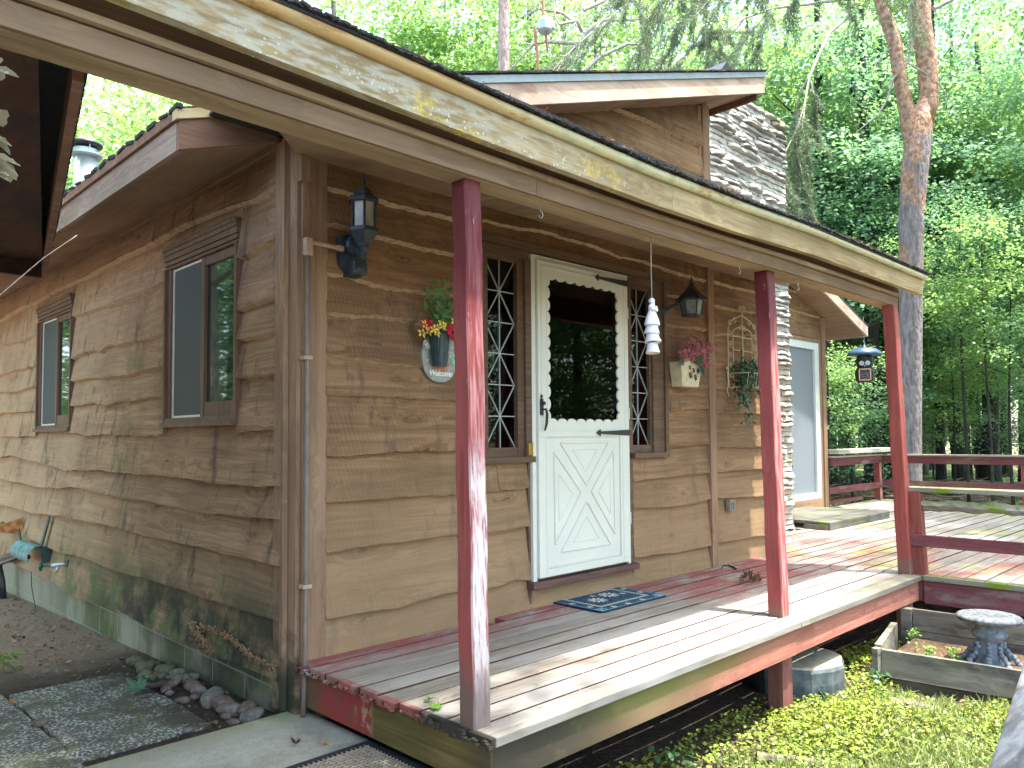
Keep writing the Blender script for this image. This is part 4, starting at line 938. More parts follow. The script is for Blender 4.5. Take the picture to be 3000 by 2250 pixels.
# welcome plaque
t = empty("welcome_plaque", (.86, -.03, 1.4), "oval painted slate plaque lettered Welcome behind the flower bucket", "plaque")
mb = MB(); pts = []
for k in range(36):
    a = 2*math.pi*k/36; x = .86+.128*(abs(math.cos(a))**.8)*(1 if math.cos(a) > 0 else -1); z = 1.555+(.125 if math.sin(a) > 0 else .155)*(abs(math.sin(a))**1.0)*(1 if math.sin(a) > 0 else -1)
    pts.append((x, z))
mb.prism(pts, 1, -.052, -.038)
M_slate = plain("grey_painted_slate", (.33, .34, .30), .7, .3, 0, .2, 30)
part("board", mb, M_slate, t)
mb = MB(); mb.prism([(.80, 1.50), (.82, 1.448), (.90, 1.448), (.925, 1.50)], 1, -.0545, -.0523); mb.prism([(.785, 1.50), (.80, 1.515), (.925, 1.515), (.94, 1.50)], 1, -.055, -.0523); part("painted_pot", mb, plain("painted_terracotta", (.46, .22, .12), .7, .3, 0, .3, 60), t)
mb = MB()
for k in range(26):
    x, z = rnd.uniform(.76, .96), rnd.uniform(1.52, 1.64)
    if abs(x-.86) < .045: x += .07
    mb.ball((x, -.0535, z), (.009, .0015, .009), 7, 3)
part("painted_daisies", mb, plain("off_white_paint", (.55, .53, .48), .7), t)
mb = MB(); mb.prism([(.928, 1.535), (.952, 1.565), (.976, 1.535), (.956, 1.49)], 1, -.057, -.0526); part("glass_diamond", mb, plain("mint_glass", (.13, .42, .27), .1, .8, 0, .4, 40), t)
def text(s, size, loc, rot, m, root, shear=.25, ext=.0015, name="lettering", offset=.0012):
    c = bpy.data.curves.new(name, 'FONT'); c.body = s; c.size = size; c.shear = shear; c.extrude = ext; c.offset = offset; c.align_x = 'CENTER'; c.space_character = .92
    o = bpy.data.objects.new(name, c); COL.objects.link(o); o.location = loc; o.rotation_euler = rot
    bpy.context.view_layer.update(); me = bpy.data.meshes.new_from_object(o.evaluated_get(bpy.context.evaluated_depsgraph_get()))
    me.transform(o.matrix_world); bpy.data.objects.remove(o); return part(name, me, m, root)
text("Welcome", .046, (.862, -.0545, 1.437), (math.pi/2, 0, 0), plain("white_lettering", (.8, .8, .76), .6), t)
# bucket of flowers
M_bucket = plain("dark_green_tin", (.022, .05, .045), .4, .5, 0, .3, 40)
t = empty("flower_bucket", (.815, -.1, 1.48), "dark ribbed bucket of red and yellow silk flowers left of the nearest post", "flower bucket")
mb = MB(); mb.lathe([(.0, 1.485), (.042, 1.485), (.056, 1.66), (.062, 1.665), (.060, 1.672), (.052, 1.67)], (.815, -.105, 0), 60, flute=lambda a, z: .05*(1 if int(a/(2*math.pi)*60) % 2 else 0) if 1.487 < z < 1.662 else 0); part("bucket", mb, M_bucket, t)
rs = np.random.RandomState(5)
def leafy(name, root, cen, rad, n, size, m, shape='leaf', flat=.4):
    c = rs.normal(size=(n, 3)); c /= np.linalg.norm(c, axis=1, keepdims=True); c *= rs.rand(n, 1)**.4
    C_ = np.array(cen)+c*np.array(rad); N_ = c*np.array([.6, 1, .6])+rs.normal(size=(n, 3))*flat+np.array([0, -.5, .3])
    return part(name, leaf_mesh(name, C_, N_, rs.uniform(.7, 1.2, n)*size, shape), m, root)
def leafmat(name, a, b, trans=.35, rough=.5):
    g = G(name, rough, .3); c = g.ramp(g.attr('rnd'), [(0, a), (.55, tuple((p+q)/2 for p, q in zip(a, b))), (1, b)])
    c = g.mix(g.band(g.noise(scale=.7, detail=2), .35, .7, 0, .5), c, b)
    g.l(c, g.b.inputs['Base Color'])
    if trans:
        tl = g.n('ShaderNodeBsdfTranslucent'); g.l(g.mix(.5, c, (b[0]*1.6, b[1]*1.5, b[2]*.7)), tl.inputs[0])
        mx = g.n('ShaderNodeMixShader'); mx.inputs[0].default_value = trans
        g.l(g.b.outputs[0], mx.inputs[1]); g.l(tl.outputs[0], mx.inputs[2]); g.l(mx.outputs[0], g.out.inputs[0])
    return g.m
M_bamboo = leafmat("silk_bamboo_leaves", (.045, .10, .035), (.12, .22, .07), .2)
mb = MB()
for k in range(17):
    a = rnd.uniform(-1.3, 1.3); L = rnd.uniform(.12, .29); p = [(.815, -.1, 1.66), (.815+a*.04, -.12, 1.66+L*.55), (.815+a*.11, -.14+rnd.uniform(-.03, .03), 1.66+L)]
    mb.tube(p, .0014, 5)
    for q in range(7):
        f = .35+.65*q/6; c = Vector(p[0]).lerp(Vector(p[2]), f); d = Vector((rnd.uniform(-1, 1), rnd.uniform(-.6, .2), rnd.uniform(-.2, .6))).normalized(); l = rnd.uniform(.05, .085); s_ = d.cross(Vector((0, 1, .2))).normalized()*l*.16
        mb.add([c, c+d*l*.4+s_, c+d*l, c+d*l*.4-s_], [(0, 1, 2, 3)])
part("bamboo_leaves", mb, M_bamboo, t)
def daisy(mb, mc, c, r, n=14, nrm=(0, -1, .2), w=.16):
    N_ = Vector(nrm).normalized(); u = Vector((1, 0, 0)); u = (u-N_*u.dot(N_)).normalized(); v = N_.cross(u); c = Vector(c)
    for k in range(n):
        a = 2*math.pi*k/n+rnd.uniform(-.1, .1); d = u*math.cos(a)+v*math.sin(a); s_ = (u*-math.sin(a)+v*math.cos(a))*r*w; L = r*rnd.uniform(.85, 1.1)
        mb.add([c+d*r*.15, c+d*L*.6+s_+N_*r*.12, c+d*L+N_*r*rnd.uniform(-.1, .1), c+d*L*.6-s_+N_*r*.12], [(0, 1, 2, 3)])
    if mc: mc.ball(c+N_*r*.08, r*.2, 8, 5)
mr, my, mo, mk, ml = MB(), MB(), MB(), MB(), MB()
daisy(mr, mk, (.845, -.185, 1.672), .054, 18); daisy(mr, mk, (.70, -.14, 1.705), .046, 14, (-.5, -1, .3)); daisy(mo, mk, (.905, -.18, 1.712), .056, 18)
for x, z in ((.665, 1.70), (.69, 1.665), (.745, 1.69), (.77, 1.70), (.66, 1.655), (.73, 1.66), (.965, 1.735), (.95, 1.66), (.86, 1.735), (.975, 1.69), (.93, 1.755), (.80, 1.72), (.71, 1.675)): daisy(ml, None, (x, -.16+rnd.uniform(-.03, .02), z), .031, 5, (rnd.uniform(-.4, .4), -1, .3), .28)
for x, z in ((.745, 1.615), (.76, 1.60)): daisy(my, None, (x, -.065, z), .022, 10)
part("red_blossoms", mr, plain("red_petals", (.55, .02, .045), .6, .2, 0, .3, 60), t); part("orange_blossom", mo, plain("orange_petals", (.80, .38, .03), .6, .2, 0, .3, 60), t)
part("flower_centres", mk, plain("dark_centre", (.03, .02, .015), .8), t); part("yellow_blossoms", ml, plain("yellow_petals", (.80, .58, .12), .6, .2, 0, .2, 60), t); part("white_daisies", my, plain("white_petals", (.7, .7, .62), .6), t)
# hydrangea pocket
t = empty("wall_pocket", (3.3, -.08, 1.47), "cream metal pocket with pink silk hydrangeas below the small pointed lantern", "wall planter")
mb = MB(); n = 8
mb.add([(3.19, -.15, 1.47), (3.42, -.15, 1.47), (3.47, -.16, 1.665), (3.26, -.16, 1.69), (3.165, -.16, 1.66), (3.19, -.06, 1.47), (3.42, -.06, 1.47), (3.47, -.05, 1.66), (3.165, -.05, 1.66)],
       [(0, 1, 2, 3, 4), (5, 8, 7, 6), (0, 4, 8, 5), (1, 6, 7, 2), (0, 5, 6, 1)]); part("pocket", mb, plain("cream_enamel", (.60, .52, .33), .5, .4, 0, .12, 20), t)
mb = MB()
for cx, cz, r in ((3.30, 1.56, .03), (3.37, 1.545, .028), (3.345, 1.60, .022), (3.29, 1.62, .02), (3.41, 1.60, .02)):
    for k in range(6):
        a = k*math.pi/3; mb.tube([(cx+r*.3*math.cos(a), -.1575, cz+r*.3*math.sin(a)), (cx+r*math.cos(a+.3), -.158, cz+r*math.sin(a+.3)), (cx+r*.5*math.cos(a+.9), -.1575, cz+r*.5*math.sin(a+.9))], .0026, 4)
    mb.ball((cx, -.157, cz), (r*.22, .003, r*.22), 8, 4)
part("cutwork", mb, plain("rust_lines", (.07, .04, .02), .8), t)
M_pinkp = leafmat("pink_hydrangea_petals", (.22, .035, .06), (.62, .26, .27), .15)
mb = MB()
for cx, cz, r in ((3.30, 1.80, .08), (3.20, 1.73, .075), (3.41, 1.77, .07), (3.55, 1.79, .05), (3.50, 1.67, .055), (3.33, 1.72, .06), (3.44, 1.70, .05)):
    for q in range(60):
        d = Vector((rnd.gauss(0, 1), -abs(rnd.gauss(0, 1)), rnd.gauss(0, 1))).normalized(); daisy(mb, None, Vector((cx, -.16, cz))+d*r*rnd.uniform(.75, 1), .018, 4, d, .38)
part("hydrangea_heads", mb, M_pinkp, t)
leafy("green_buds", t, (3.46, -.13, 1.82), (.06, .04, .06), 60, .03, leafmat("grey_green_buds", (.08, .09, .05), (.25, .22, .13), .1))
mb = MB()
for c, d in (((3.2, -.17, 1.66), (-.8, -.2, -.05)), ((3.38, -.18, 1.65), (.5, -.3, -1)), ((3.30, -.18, 1.66), (.6, -.3, .2))):
    c = Vector(c); d = Vector(d).normalized(); s_ = d.cross(Vector((0, 1, 0))).normalized(); L = .11
    mb.add([c, c+d*L*.3+s_*.035, c+d*L*.7+s_*.03, c+d*L+Vector((0, .01, -.01)), c+d*L*.7-s_*.03, c+d*L*.3-s_*.035], [(0, 1, 2, 3), (0, 3, 4, 5)])
part("broad_leaves", mb, leafmat("hydrangea_leaf", (.02, .055, .03), (.04, .09, .05), .1), t)
# trellis with ivy
t = empty("trellis_planter", (4.3, -.05, 1.45), "cream wire arched trellis with a basket of trailing ivy beside the middle post", "planter")
mb = MB(); M_cream = plain("cream_wire", (.55, .47, .30), .5, .4, 0, .15, 30); yw = -.06
x0t, x1t = 4.05, 4.55; xm = 4.30
def wire(pts, r=.0045): mb.tube([(p[0], yw, p[1]) for p in pts], r, 6)
for ins in (0, .085):
    zt_ = 2.13-ins*1.1; a, b = x0t+ins, x1t-ins
    arc = [(xm+(a-xm)*math.cos(q), 1.98+(zt_-1.98)*math.sin(q)) for q in [k*math.pi/2/6 for k in range(7)]]
    if ins == 0: arc[-1] = (xm-.01, 2.15)
    wire([(a, 1.5)]+arc); wire([(2*xm-p[0], p[1]) for p in [(a, 1.5)]+arc])
wire([(xm, 1.5), (xm, 2.17)], .006)
for z in (1.95, 1.83): wire([(x0t+.085, z), (x1t-.085, z)])
def scroll(cx, cz, r, sg, ph=0):
    wire([(cx+sg*r*(1-k/16)*math.cos(k*.6+ph), cz+r*(1-k/16)*math.sin(k*.6+ph)) for k in range(15)], .0032)
for sg in (-1, 1):
    scroll(xm+sg*.035, 2.205, .032, -sg); scroll(xm+sg*.035, 2.03, .03, -sg)
    for z in (2.06, 1.97, 1.88, 1.79, 1.70, 1.61): scroll(xm+sg*.207, z, .032, sg, z*9)
    scroll(xm+sg*.13, 2.085, .034, sg); scroll(xm+sg*.275, 1.66, .02, sg); wire([(xm+sg*.27, 1.64), (xm+sg*.26, 1.55), (xm+sg*.28, 1.47), (xm+sg*.25, 1.42)], .0035)
part("wire_frame", mb, M_cream, t)
mb = MB()
for z, o in ((1.62, .0), (1.50, .02)):
    mb.tube([(x0t+.02, -.07, z), (x0t+.05, -.22+o, z), (x1t-.05, -.22+o, z), (x1t-.02, -.07, z)], .004, 6)
for k in range(9): mb.tube([(x0t+.05+k*.05, -.22, 1.62), (x0t+.05+k*.05, -.20, 1.50), (x0t+.05+k*.05, -.08, 1.50)], .0028, 5)
part("basket", mb, M_cream, t)
M_ivy = leafmat("ivy_leaves", (.02, .06, .035), (.06, .15, .06), .12, .4)
c = []; 
for k in range(900):
    if k < 560: c.append((rnd.uniform(x0t+.03, x1t+.04), -.14+rnd.gauss(0, .05), 1.62+rnd.gauss(0, .075)))
    else:
        s_ = rnd.choice([(4.06, .40), (4.12, .33), (4.17, .40), (4.10, .22), (4.44, .28), (4.50, .36), (4.55, .2), (4.47, .18)]); f = rnd.random(); c.append((s_[0]+.03*math.sin(f*8)+rnd.gauss(0, .022), -.17+rnd.gauss(0, .025), 1.58-f*s_[1]))
c = np.array(c); part("ivy", leaf_mesh("ivy", c, rs.normal(size=c.shape)*.6+np.array([0, -1, .4]), rs.uniform(.025, .05, len(c)), 'leaf'), M_ivy, t)
# angel chime
M_cer = plain("white_glazed_ceramic", (.80, .78, .80), .3, .5, 0, .02, 5)
t = empty("angel_wind_chime", (1.34, -1.17, 1.5), "white ceramic angel wind chime of stacked bells hanging from the beam", "wind chime")
cx, cy = 1.345, -1.17
mb = MB(); mb.tube([(cx, cy, 1.79), (cx-.002, cy, 1.95), (cx, cy, 2.117)], .0032, 6, jit=.15); part("cord", mb, plain("jute", (.30, .26, .2), .9), t)
for zt_, h, r0, r1 in ((1.665, .055, .028, .040), (1.615, .052, .030, .043), (1.563, .055, .026, .036)):
    mb = MB(); mb.lathe([(r0*.6, 0), (r0, -.006), (r0+.004, -h*.5), (r1, -h+.004), (r1, -h), (r1-.006, -h+.003)], (cx, cy, zt_), 24, R=rotm(rnd.uniform(-.1, .1), rnd.uniform(-.08, .08)))
    part("bell", mb, M_cer, t, True)
mb = MB(); mb.lathe([(.045, 1.652), (.046, 1.66), (.038, 1.685), (.028, 1.71), (.020, 1.728), (.022, 1.745), (.018, 1.757), (.008, 1.763), (.008, 1.766)], (cx, cy, 0), 24, sx=1, sy=.8)
mb.ball((cx-.004, cy-.004, 1.776), (.0125, .013, .0155), 14, 10); mb.ball((cx-.016, cy-.008, 1.774), (.004, .003, .003)); part("figure", mb, M_cer, t, True)
mb = MB(); mb.ball((cx+.003, cy+.003, 1.779), (.0165, .016, .016), 14, 10); mb.ball((cx+.010, cy+.004, 1.763), (.012, .013, .02), 12, 8); part("hair", mb, M_cer, t, True)
mb = MB(); mb.tube([(cx+.012, cy-.018, 1.748), (cx+.004, cy-.028, 1.725), (cx-.018, cy-.022, 1.735), (cx-.026, cy-.012, 1.742)], [.006, .0065, .0055, .004], 8); mb.tube([(cx-.012, cy-.012, 1.745), (cx-.022, cy-.02, 1.728), (cx-.026, cy-.012, 1.742)], [.006, .006, .004], 8); mb.ball((cx-.028, cy-.012, 1.744), (.006, .005, .007)); part("praying_arms", mb, M_cer, t, True)
mb = MB(); mb.ball((cx+.028, cy+.006, 1.715), (.012, .006, .052), 14, 9, R=rotm(0, .12, .2)); mb.ball((cx+.022, cy+.02, 1.725), (.011, .005, .045), 14, 9, R=rotm(0, .05, .6)); part("wings", mb, M_cer, t, True)
# outlet box
mb = MB(); mb.box((4.005, -.075, .44), (4.10, -.03, .54), bev=.006); o = tag(obj("outlet_box", mb, plain("weathered_plastic", (.27, .22, .16), .6)), "small weathered outlet box low on the siding left of the middle post", "outlet")
mb = MB(); mb.box((4.02, -.08, .455), (4.045, -.0755, .52)); mb.box((4.055, -.08, .455), (4.08, -.0755, .52)); part("socket_cover", mb, M_conduit, o)
# doormat
rug = empty("doormat", (2.17, -.19, .0), "blue floral doormat lying on the porch in front of the white door", "doormat")
def mat_mat():
    g = G("woven_blue_rug", .95, .1)
    # rug coordinates from -1 to 1 on each side
    X = g.math('DIVIDE', g.math('SUBTRACT', g.xyz(0), 2.168), .352); Y = g.math('DIVIDE', g.math('ADD', g.xyz(1), .190), .256)
    ax, ay = g.math('ABSOLUTE', X), g.math('ABSOLUTE', Y)
    n = g.noise(scale=38, detail=3)
    c = g.mix(n, (.012, .035, .085), (.03, .075, .14))
    scr = g.mul(g.band(g.noise(scale=22, detail=2, dist=3), .53, .56), g.band(g.noise(scale=22, detail=2, dist=3), .62, .59))
    c = g.mix(g.math('MULTIPLY', scr, .6), c, (.20, .27, .28))
    # cream inner border
    fr = g.math('MULTIPLY', g.math('LESS_THAN', ax, .74), g.math('LESS_THAN', ay, .66)); fi = g.math('MULTIPLY', g.math('LESS_THAN', ax, .66), g.math('LESS_THAN', ay, .55))
    c = g.mix(g.math('SUBTRACT', fr, fi), c, g.mix(g.band(g.noise(scale=90), .55, .6), (.42, .44, .40), (.12, .15, .14)))
    ou = g.math('MULTIPLY', g.math('LESS_THAN', ax, .965), g.math('LESS_THAN', ay, .95)); oi = g.math('MULTIPLY', g.math('LESS_THAN', ax, .94), g.math('LESS_THAN', ay, .915))
    c = g.mix(g.math('SUBTRACT', ou, oi), c, (.17, .30, .42))
    co = g.math('MULTIPLY', g.math('GREATER_THAN', ax, .76), g.math('GREATER_THAN', ay, .69)); c = g.mix(g.mul(co, ou, g.band(g.noise(scale=45), .45, .5, .3, 1)), c, (.22, .38, .50))
    def flower(cx, cy, r, petals, c, colr=(.62, .61, .52), core=True):
        dx = g.math('SUBTRACT', g.xyz(0), cx); dy = g.math('SUBTRACT', g.xyz(1), cy)
        d = g.math('SQRT', g.math('ADD', g.math('MULTIPLY', dx, dx), g.math('MULTIPLY', dy, dy)))
        an = g.math('ARCTAN2', dy, dx); lob = g.math('ADD', .72, g.math('MULTIPLY', g.math('COSINE', g.math('MULTIPLY', an, petals)), .28))
        c = g.mix(g.math('LESS_THAN', d, g.math('MULTIPLY', lob, r)), c, colr)
        if core: c = g.mix(g.math('LESS_THAN', d, r*.28), c, (.12, .13, .10))
        return c
    c = flower(2.06, -.205, .072, 11, c); c = flower(2.245, -.150, .078, 11, c)
    for fx, fy in ((2.0, .035), (2.12, .038), (2.24, .04), (1.86, -.16), (1.87, -.30), (2.48, -.10), (2.47, -.25), (1.98, -.405), (2.12, -.41), (2.28, -.408), (2.14, -.1), (2.35, -.19)): c = flower(fx, fy, .026, 5, c, (.55, .54, .46), False)
    g.bump(g.noise(scale=400), .5, .003); return g.col(c)
M_rug = mat_mat()
mb = MB(); pts = []
hx, hy, rr_ = .352, .256, .035
for sx, sy, a0 in ((1, 1, 0), (-1, 1, 90), (-1, -1, 180), (1, -1, 270)):
    for k in range(6):
        a = math.radians(a0+k*18); pts.append((2.168+sx*(hx-rr_)+rr_*math.cos(a), -.190+sy*(hy-rr_)+rr_*math.sin(a)))
sc = lambda f: [(2.168+(p[0]-2.168)*f, -.19+(p[1]+.19)*f) for p in pts]
mb.prism(sc(.985), 2, .0105, .0125); part("woven_pile", mb, M_rug, rug)
mb = MB(); mb.prism(sc(1.0), 2, .003, .0105); part("rubber_edge", mb, plain("navy_rubber", (.012, .02, .04), .6), rug)
# debris on the porch floor
def maple(mb, c, s, rz=0, tilt=(0, 0), curl=.15):
    P_ = [(0, -.45), (.04, -.12), (.30, -.22), (.24, -.06), (.50, .05), (.30, .12), (.36, .30), (.14, .22), (.0, .55), (-.14, .22), (-.36, .30), (-.30, .12), (-.50, .05), (-.24, -.06), (-.30, -.22), (-.04, -.12)]
    R = Euler((tilt[0], tilt[1], rz)).to_matrix(); vs = [Vector(c)+R@Vector((x*s, y*s, (x*x+y*y)*s*curl*4)) for x, y in P_]+[Vector(c)+R@Vector((0, 0, .0))]
    n = len(P_); mb.add(vs, [(n, i, (i+1) % n) for i in range(n)])
M_mleaf = leafmat("fresh_maple_leaf", (.10, .26, .02), (.16, .36, .04), .25)
mb = MB(); maple(mb, (.045, -1.02, .006), .085, .6); tag(obj("maple_leaf", mb, M_mleaf), "larger fresh green maple leaf near the porch floor's front end", "leaf", "green leaves on the porch floor")
mb = MB(); maple(mb, (.075, -.93, .008), .06, 2.6, (.5, .2)); tag(obj("maple_leaf", mb, M_mleaf), "smaller curled green leaf lying just behind the larger one", "leaf", "green leaves on the porch floor")
M_dryleaf = leafmat("dry_brown_leaf", (.10, .055, .03), (.26, .16, .09), .1)
mb = MB()
for k in range(7): maple(mb, (3.33+rnd.uniform(-.06, .06), -.62+rnd.uniform(-.05, .05), .012+.008*k), .09, rnd.uniform(0, 6), (rnd.uniform(-.9, .9), rnd.uniform(-.9, .9)), .4)
tag(obj("dry_leaf_clump", mb, M_dryleaf), "crumpled clump of dry brown leaves on the porch floor before the middle post", "dry leaves")
mb = MB(); mb.tube([(3.72, -.15, .010), (3.76, -.14, .025), (3.80, -.16, .025), (3.80, -.21, .014), (3.77, -.25, .010)], [.005, .008, .008, .010, .007], 8); tag(obj("black_hook", mb, M_black), "bent black metal hook lying on the red floor by the brown trim post", "hook")
mb = MB(); maple(mb, (4.30, -.80, .006), .05, .6, (.6, .1)); tag(obj("dry_leaf", mb, M_dryleaf), "tiny brown leaf alone on the boards between the middle and far posts", "leaf")
# needle litter on the decks
c = []
for k in range(1500):
    if rnd.random() < .55: c.append((rnd.uniform(4.8, 11.4), rnd.gauss(-.4, 1.1), .006))
    else: c.append((rnd.uniform(.05, 4.4), rnd.uniform(-1.38, -.05), .005))
c = np.array([q for q in c if not (q[0] > 4.5 and q[1] > .2)]); nn = rs.normal(size=c.shape)*.12+np.array([0, 0, 1])
tag(obj("needle_litter", leaf_mesh("needle_litter", c, nn, rs.uniform(.015, .06, len(c)), 'needle'), plain("tan_needles", (.33, .23, .13), .9, .1, 0, .5, 40)), "scattered dry pine needles over the porch and deck boards", "pine needles", kind="stuff")
# bird feeder
t = empty("bird_feeder", (9.95, 1.04, 1.64), "owl shaped bird feeder under a blue dome hanging between the patio door and far post", "bird feeder")
FX, FY = 9.95, 1.04
mb = MB(); mb.lathe([(.243, 0), (.246, .008), (.225, .045), (.17, .088), (.09, .112), (.03, .12), (.03, .132), (.012, .145), (.002, .15)], (FX, FY, 2.015), 32); part("dome", mb, plain("blue_dome", (.05, .095, .17), .32, .5, 0, .08, 5), t, True)
mb = MB(); mb.tube([(FX, FY, 2.16), (FX+.015, FY, 2.19), (FX, FY, 2.225), (FX-.02, FY, 2.215)], .004, 6); mb.tube([(FX, FY, 2.22), (FX, FY, 2.60)], .003, 5); part("hanging_wire", mb, M_steel, t)
mb = MB(); mb.lathe([(.10, 1.82), (.115, 1.86), (.12, 1.93), (.11, 1.99), (.10, 2.01)], (FX, FY, 0), 20); mb.lathe([(.10, 1.61), (.135, 1.64), (.14, 1.75), (.115, 1.82)], (FX, FY, 0), 20); part("body", mb, plain("dark_wire_mesh", (.03, .035, .035), .6, .4, 0, .4, 60), t)
vd = Vector((FX+1.95, FY+3.47, 0)).normalized(); sd_ = Vector((vd.y, -vd.x, 0)); fp = Vector((FX, FY, 0))-vd*.13
mb = MB()
for s_ in (-1, 1):
    c = fp+sd_*.04*s_+Vector((0, 0, 1.885)); mb.lathe([(.034, 0), (.034, .01), (.0, .012)], c, 18, R=(-vd).to_track_quat('Z', 'Y').to_matrix())
mb.ball(fp+Vector((0, 0, 1.845))-vd*.004, (.014, .014, .008)); part("owl_eyes", mb, plain("pale_enamel", (.55, .60, .60), .5), t)
mb = MB()
for s_ in (-1, 1):
    c = fp-vd*.013+sd_*.04*s_+Vector((0, 0, 1.885)); mb.tube([c+sd_*-.018+Vector((0, 0, .004)), c+Vector((0, 0, -.005)), c+sd_*.018+Vector((0, 0, .004))], .003, 5)
part("lashes", mb, M_black, t)
mb = MB(); f2 = fp-vd*.018+Vector((0, 0, 1.715))
for a, b in (((-.075, -.08), (.075, -.08)), ((.075, -.08), (.075, .08)), ((.075, .08), (-.075, .08)), ((-.075, .08), (-.075, -.08))): mb.bar(f2+sd_*a[0]+Vector((0, 0, a[1])), f2+sd_*b[0]+Vector((0, 0, b[1])), .016, .02, up=tuple(vd))
part("copper_window", mb, plain("salmon_enamel", (.62, .34, .22), .5), t)
mb = MB()
for k in range(5): mb.tube([f2+sd_*(-.06+.02*q)+Vector((0, 0, -.055+.028*k+.008*math.sin(q*1.6+k))) for q in range(7)], .003, 4)
part("wire_rungs", mb, M_steel, t)
t.location.z += .26
# white silk flowers on a string
t = empty("silk_flower_string", (-1.55, -1.13, 1.7), "white silk flowers on a string at the left edge under the beam", "artificial flowers")
M_silk = leafmat("cream_silk", (.45, .42, .34), (.62, .59, .50), .2)
for z, s_ in ((2.035, .055), (1.93, .06), (1.865, .05), (1.81, .065), (1.775, .05)):
    mb = MB()
    for k in range(7):
        a = rnd.uniform(0, 6.28); d = Vector((math.cos(a), math.sin(a), rnd.uniform(-.4, .5))).normalized(); sv = d.cross(Vector((0, 0, 1))).normalized(); c = Vector((-1.537, -1.14, z)); L = s_*1.25
        up_ = sv.cross(d); rim = []
        for q in range(10):
            a_ = 2*math.pi*q/10; fx, fy = .55-.50*math.cos(a_), .30*math.sin(a_)*(1.15 if math.cos(a_) < 0 else .95); rim.append(c+d*L*fx+sv*L*fy+up_*L*(.35*fy*fy*4-.22*fx*fx))
        vs = rim+[c+d*L*.5-up_*L*.05]
        mb.add(vs, [(q, (q+1) % 10, 10) for q in range(10)])
    part("blossom", mb, M_silk, t, True)
mb = MB(); mb.tube([(-1.553, -1.14, 2.14), (-1.553, -1.14, 1.75)], .003, 5); mb.ball((-1.535, -1.14, 2.075), (.016, .012, .010)); part("stem", mb, plain("dark_green_stem", (.01, .04, .03), .6), t)
# loose cord from the garage corner
mb = MB(); mb.tube([(-.80, .78, 2.11), (-1.05, .35, 1.88), (-1.30, -.10, 1.62), (-1.44, -.40, 1.40), (-1.6, -.8, 1.25)], .0022, 6); tag(obj("loose_cord", mb, plain("white_cord", (.55, .52, .5), .7)), "thin white cord slung down from the garage eave corner at the left", "cord")
# things low on the left wall
M_hose = plain("sea_green_metal", (.13, .27, .28), .45, .5, 0, .2, 12)
t = empty("hose_hanger", (-.1, 4.5, .1), "sea green ribbed metal hose hanger mounted low on the far left wall", "hose hanger")
mb = MB(); vs = []; n = 26
for i in range(n+1):
    y = 4.22+.62*i/n; rr2 = .085+.006*math.cos(i*math.pi/2.6)
    for k in range(9):
        a = math.radians(-40+k*27.5); vs.append((-.12-rr2*math.cos(a), y, .08+rr2*math.sin(a)))
mb.add(vs, [(i*9+k, i*9+k+1, (i+1)*9+k+1, (i+1)*9+k) for i in range(n) for k in range(8)]); part("ribbed_saddle", mb, M_hose, t, True)
mb = MB(); mb.bar((-.10, 4.25, .15), (-.05, 4.2, .42), .012, .05, up=(0, 1, 0)); mb.bar((-.12, 4.84, .12), (-.10, 5.02, .24), .012, .04, up=(0, 1, 0)); mb.box((-.1, 4.22, .02), (-.03, 4.235, .16)); part("bracket", mb, plain("green_bracket", (.025, .08, .065), .5), t)
mb = MB(); mb.add([(-.05, 5.08, .36), (-.05, 5.12, .19), (-.28, 5.35, .22), (-.05, 5.62, .21), (-.05, 5.9, .26), (-.26, 5.40, .24)], [(0, 1, 2), (0, 2, 5), (1, 3, 5, 2), (3, 4, 5)]); tag(obj("rusty_chute", mb, plain("rusty_sheet", (.36, .16, .06), .8, .2, 0, .45, 14)), "bent rusty sheet metal chute on the wall above the green hose hanger", "chute")
mb = MB(); mb.tube([(-.03, 6.3, .05), (-.35, 6.1, .03)], .045, 14); tag(obj("white_pipe_end", mb, M_vinyl, smooth=False), "white plastic pipe end sticking out of the wall at the left edge", "pipe")
t = empty("cable_bundle", (-.1, 5.3, -.4), "black and grey cables looping down the far left wall to the ground", "cables")
for k in range(6):
    o_ = k*.016
    mb = MB(); mb.tube([(-.06, 4.85+o_, .0+o_*.3), (-.10-o_*.4, 5.2, .015-o_), (-.13-o_*.5, 5.50, -.05-o_), (-.13-o_*.5, 5.58+o_, -.16), (-.11-o_*.5, 5.54+o_, -.3), (-.10-o_*.5, 5.50+o_, -.5)], .017 if k < 3 else .011, 7); part("cable", mb, M_black if k != 4 else M_conduit, t, True)
mb = MB(); mb.tube([(-.04, 4.82, -.1), (-.05, 4.75, -.25), (-.06, 4.55, -.42)], .004, 5); part("cable", mb, M_black, t)
t = empty("garden_tap", (-.03, 3.75, .06), "brass garden tap with a green wheel on the far left wall", "tap")
mb = MB(); mb.tube([(-.02, 3.72, .065), (-.07, 3.73, .06), (-.14, 3.76, .055)], [.028, .016, .018], 10); mb.tube([(-.09, 3.74, .055), (-.10, 3.745, .02), (-.11, 3.75, .0)], [.014, .012, .015], 10); part("spout", mb, M_steel, t, True)
mb = MB(); mb.tube([(-.13, 3.76, .055), (-.20, 3.80, .055)], .007, 8); mb.lathe([(.012, -.006), (.034, -.008), (.036, 0), (.034, .008), (.012, .006)], (-.205, 3.80, .055), 14, R=Vector((-1, .5, 0)).normalized().to_track_quat('Z', 'Y').to_matrix(), flute=lambda a, z: .12*math.cos(a*5)); part("wheel_handle", mb, plain("tap_green", (.02, .16, .12), .5), t)
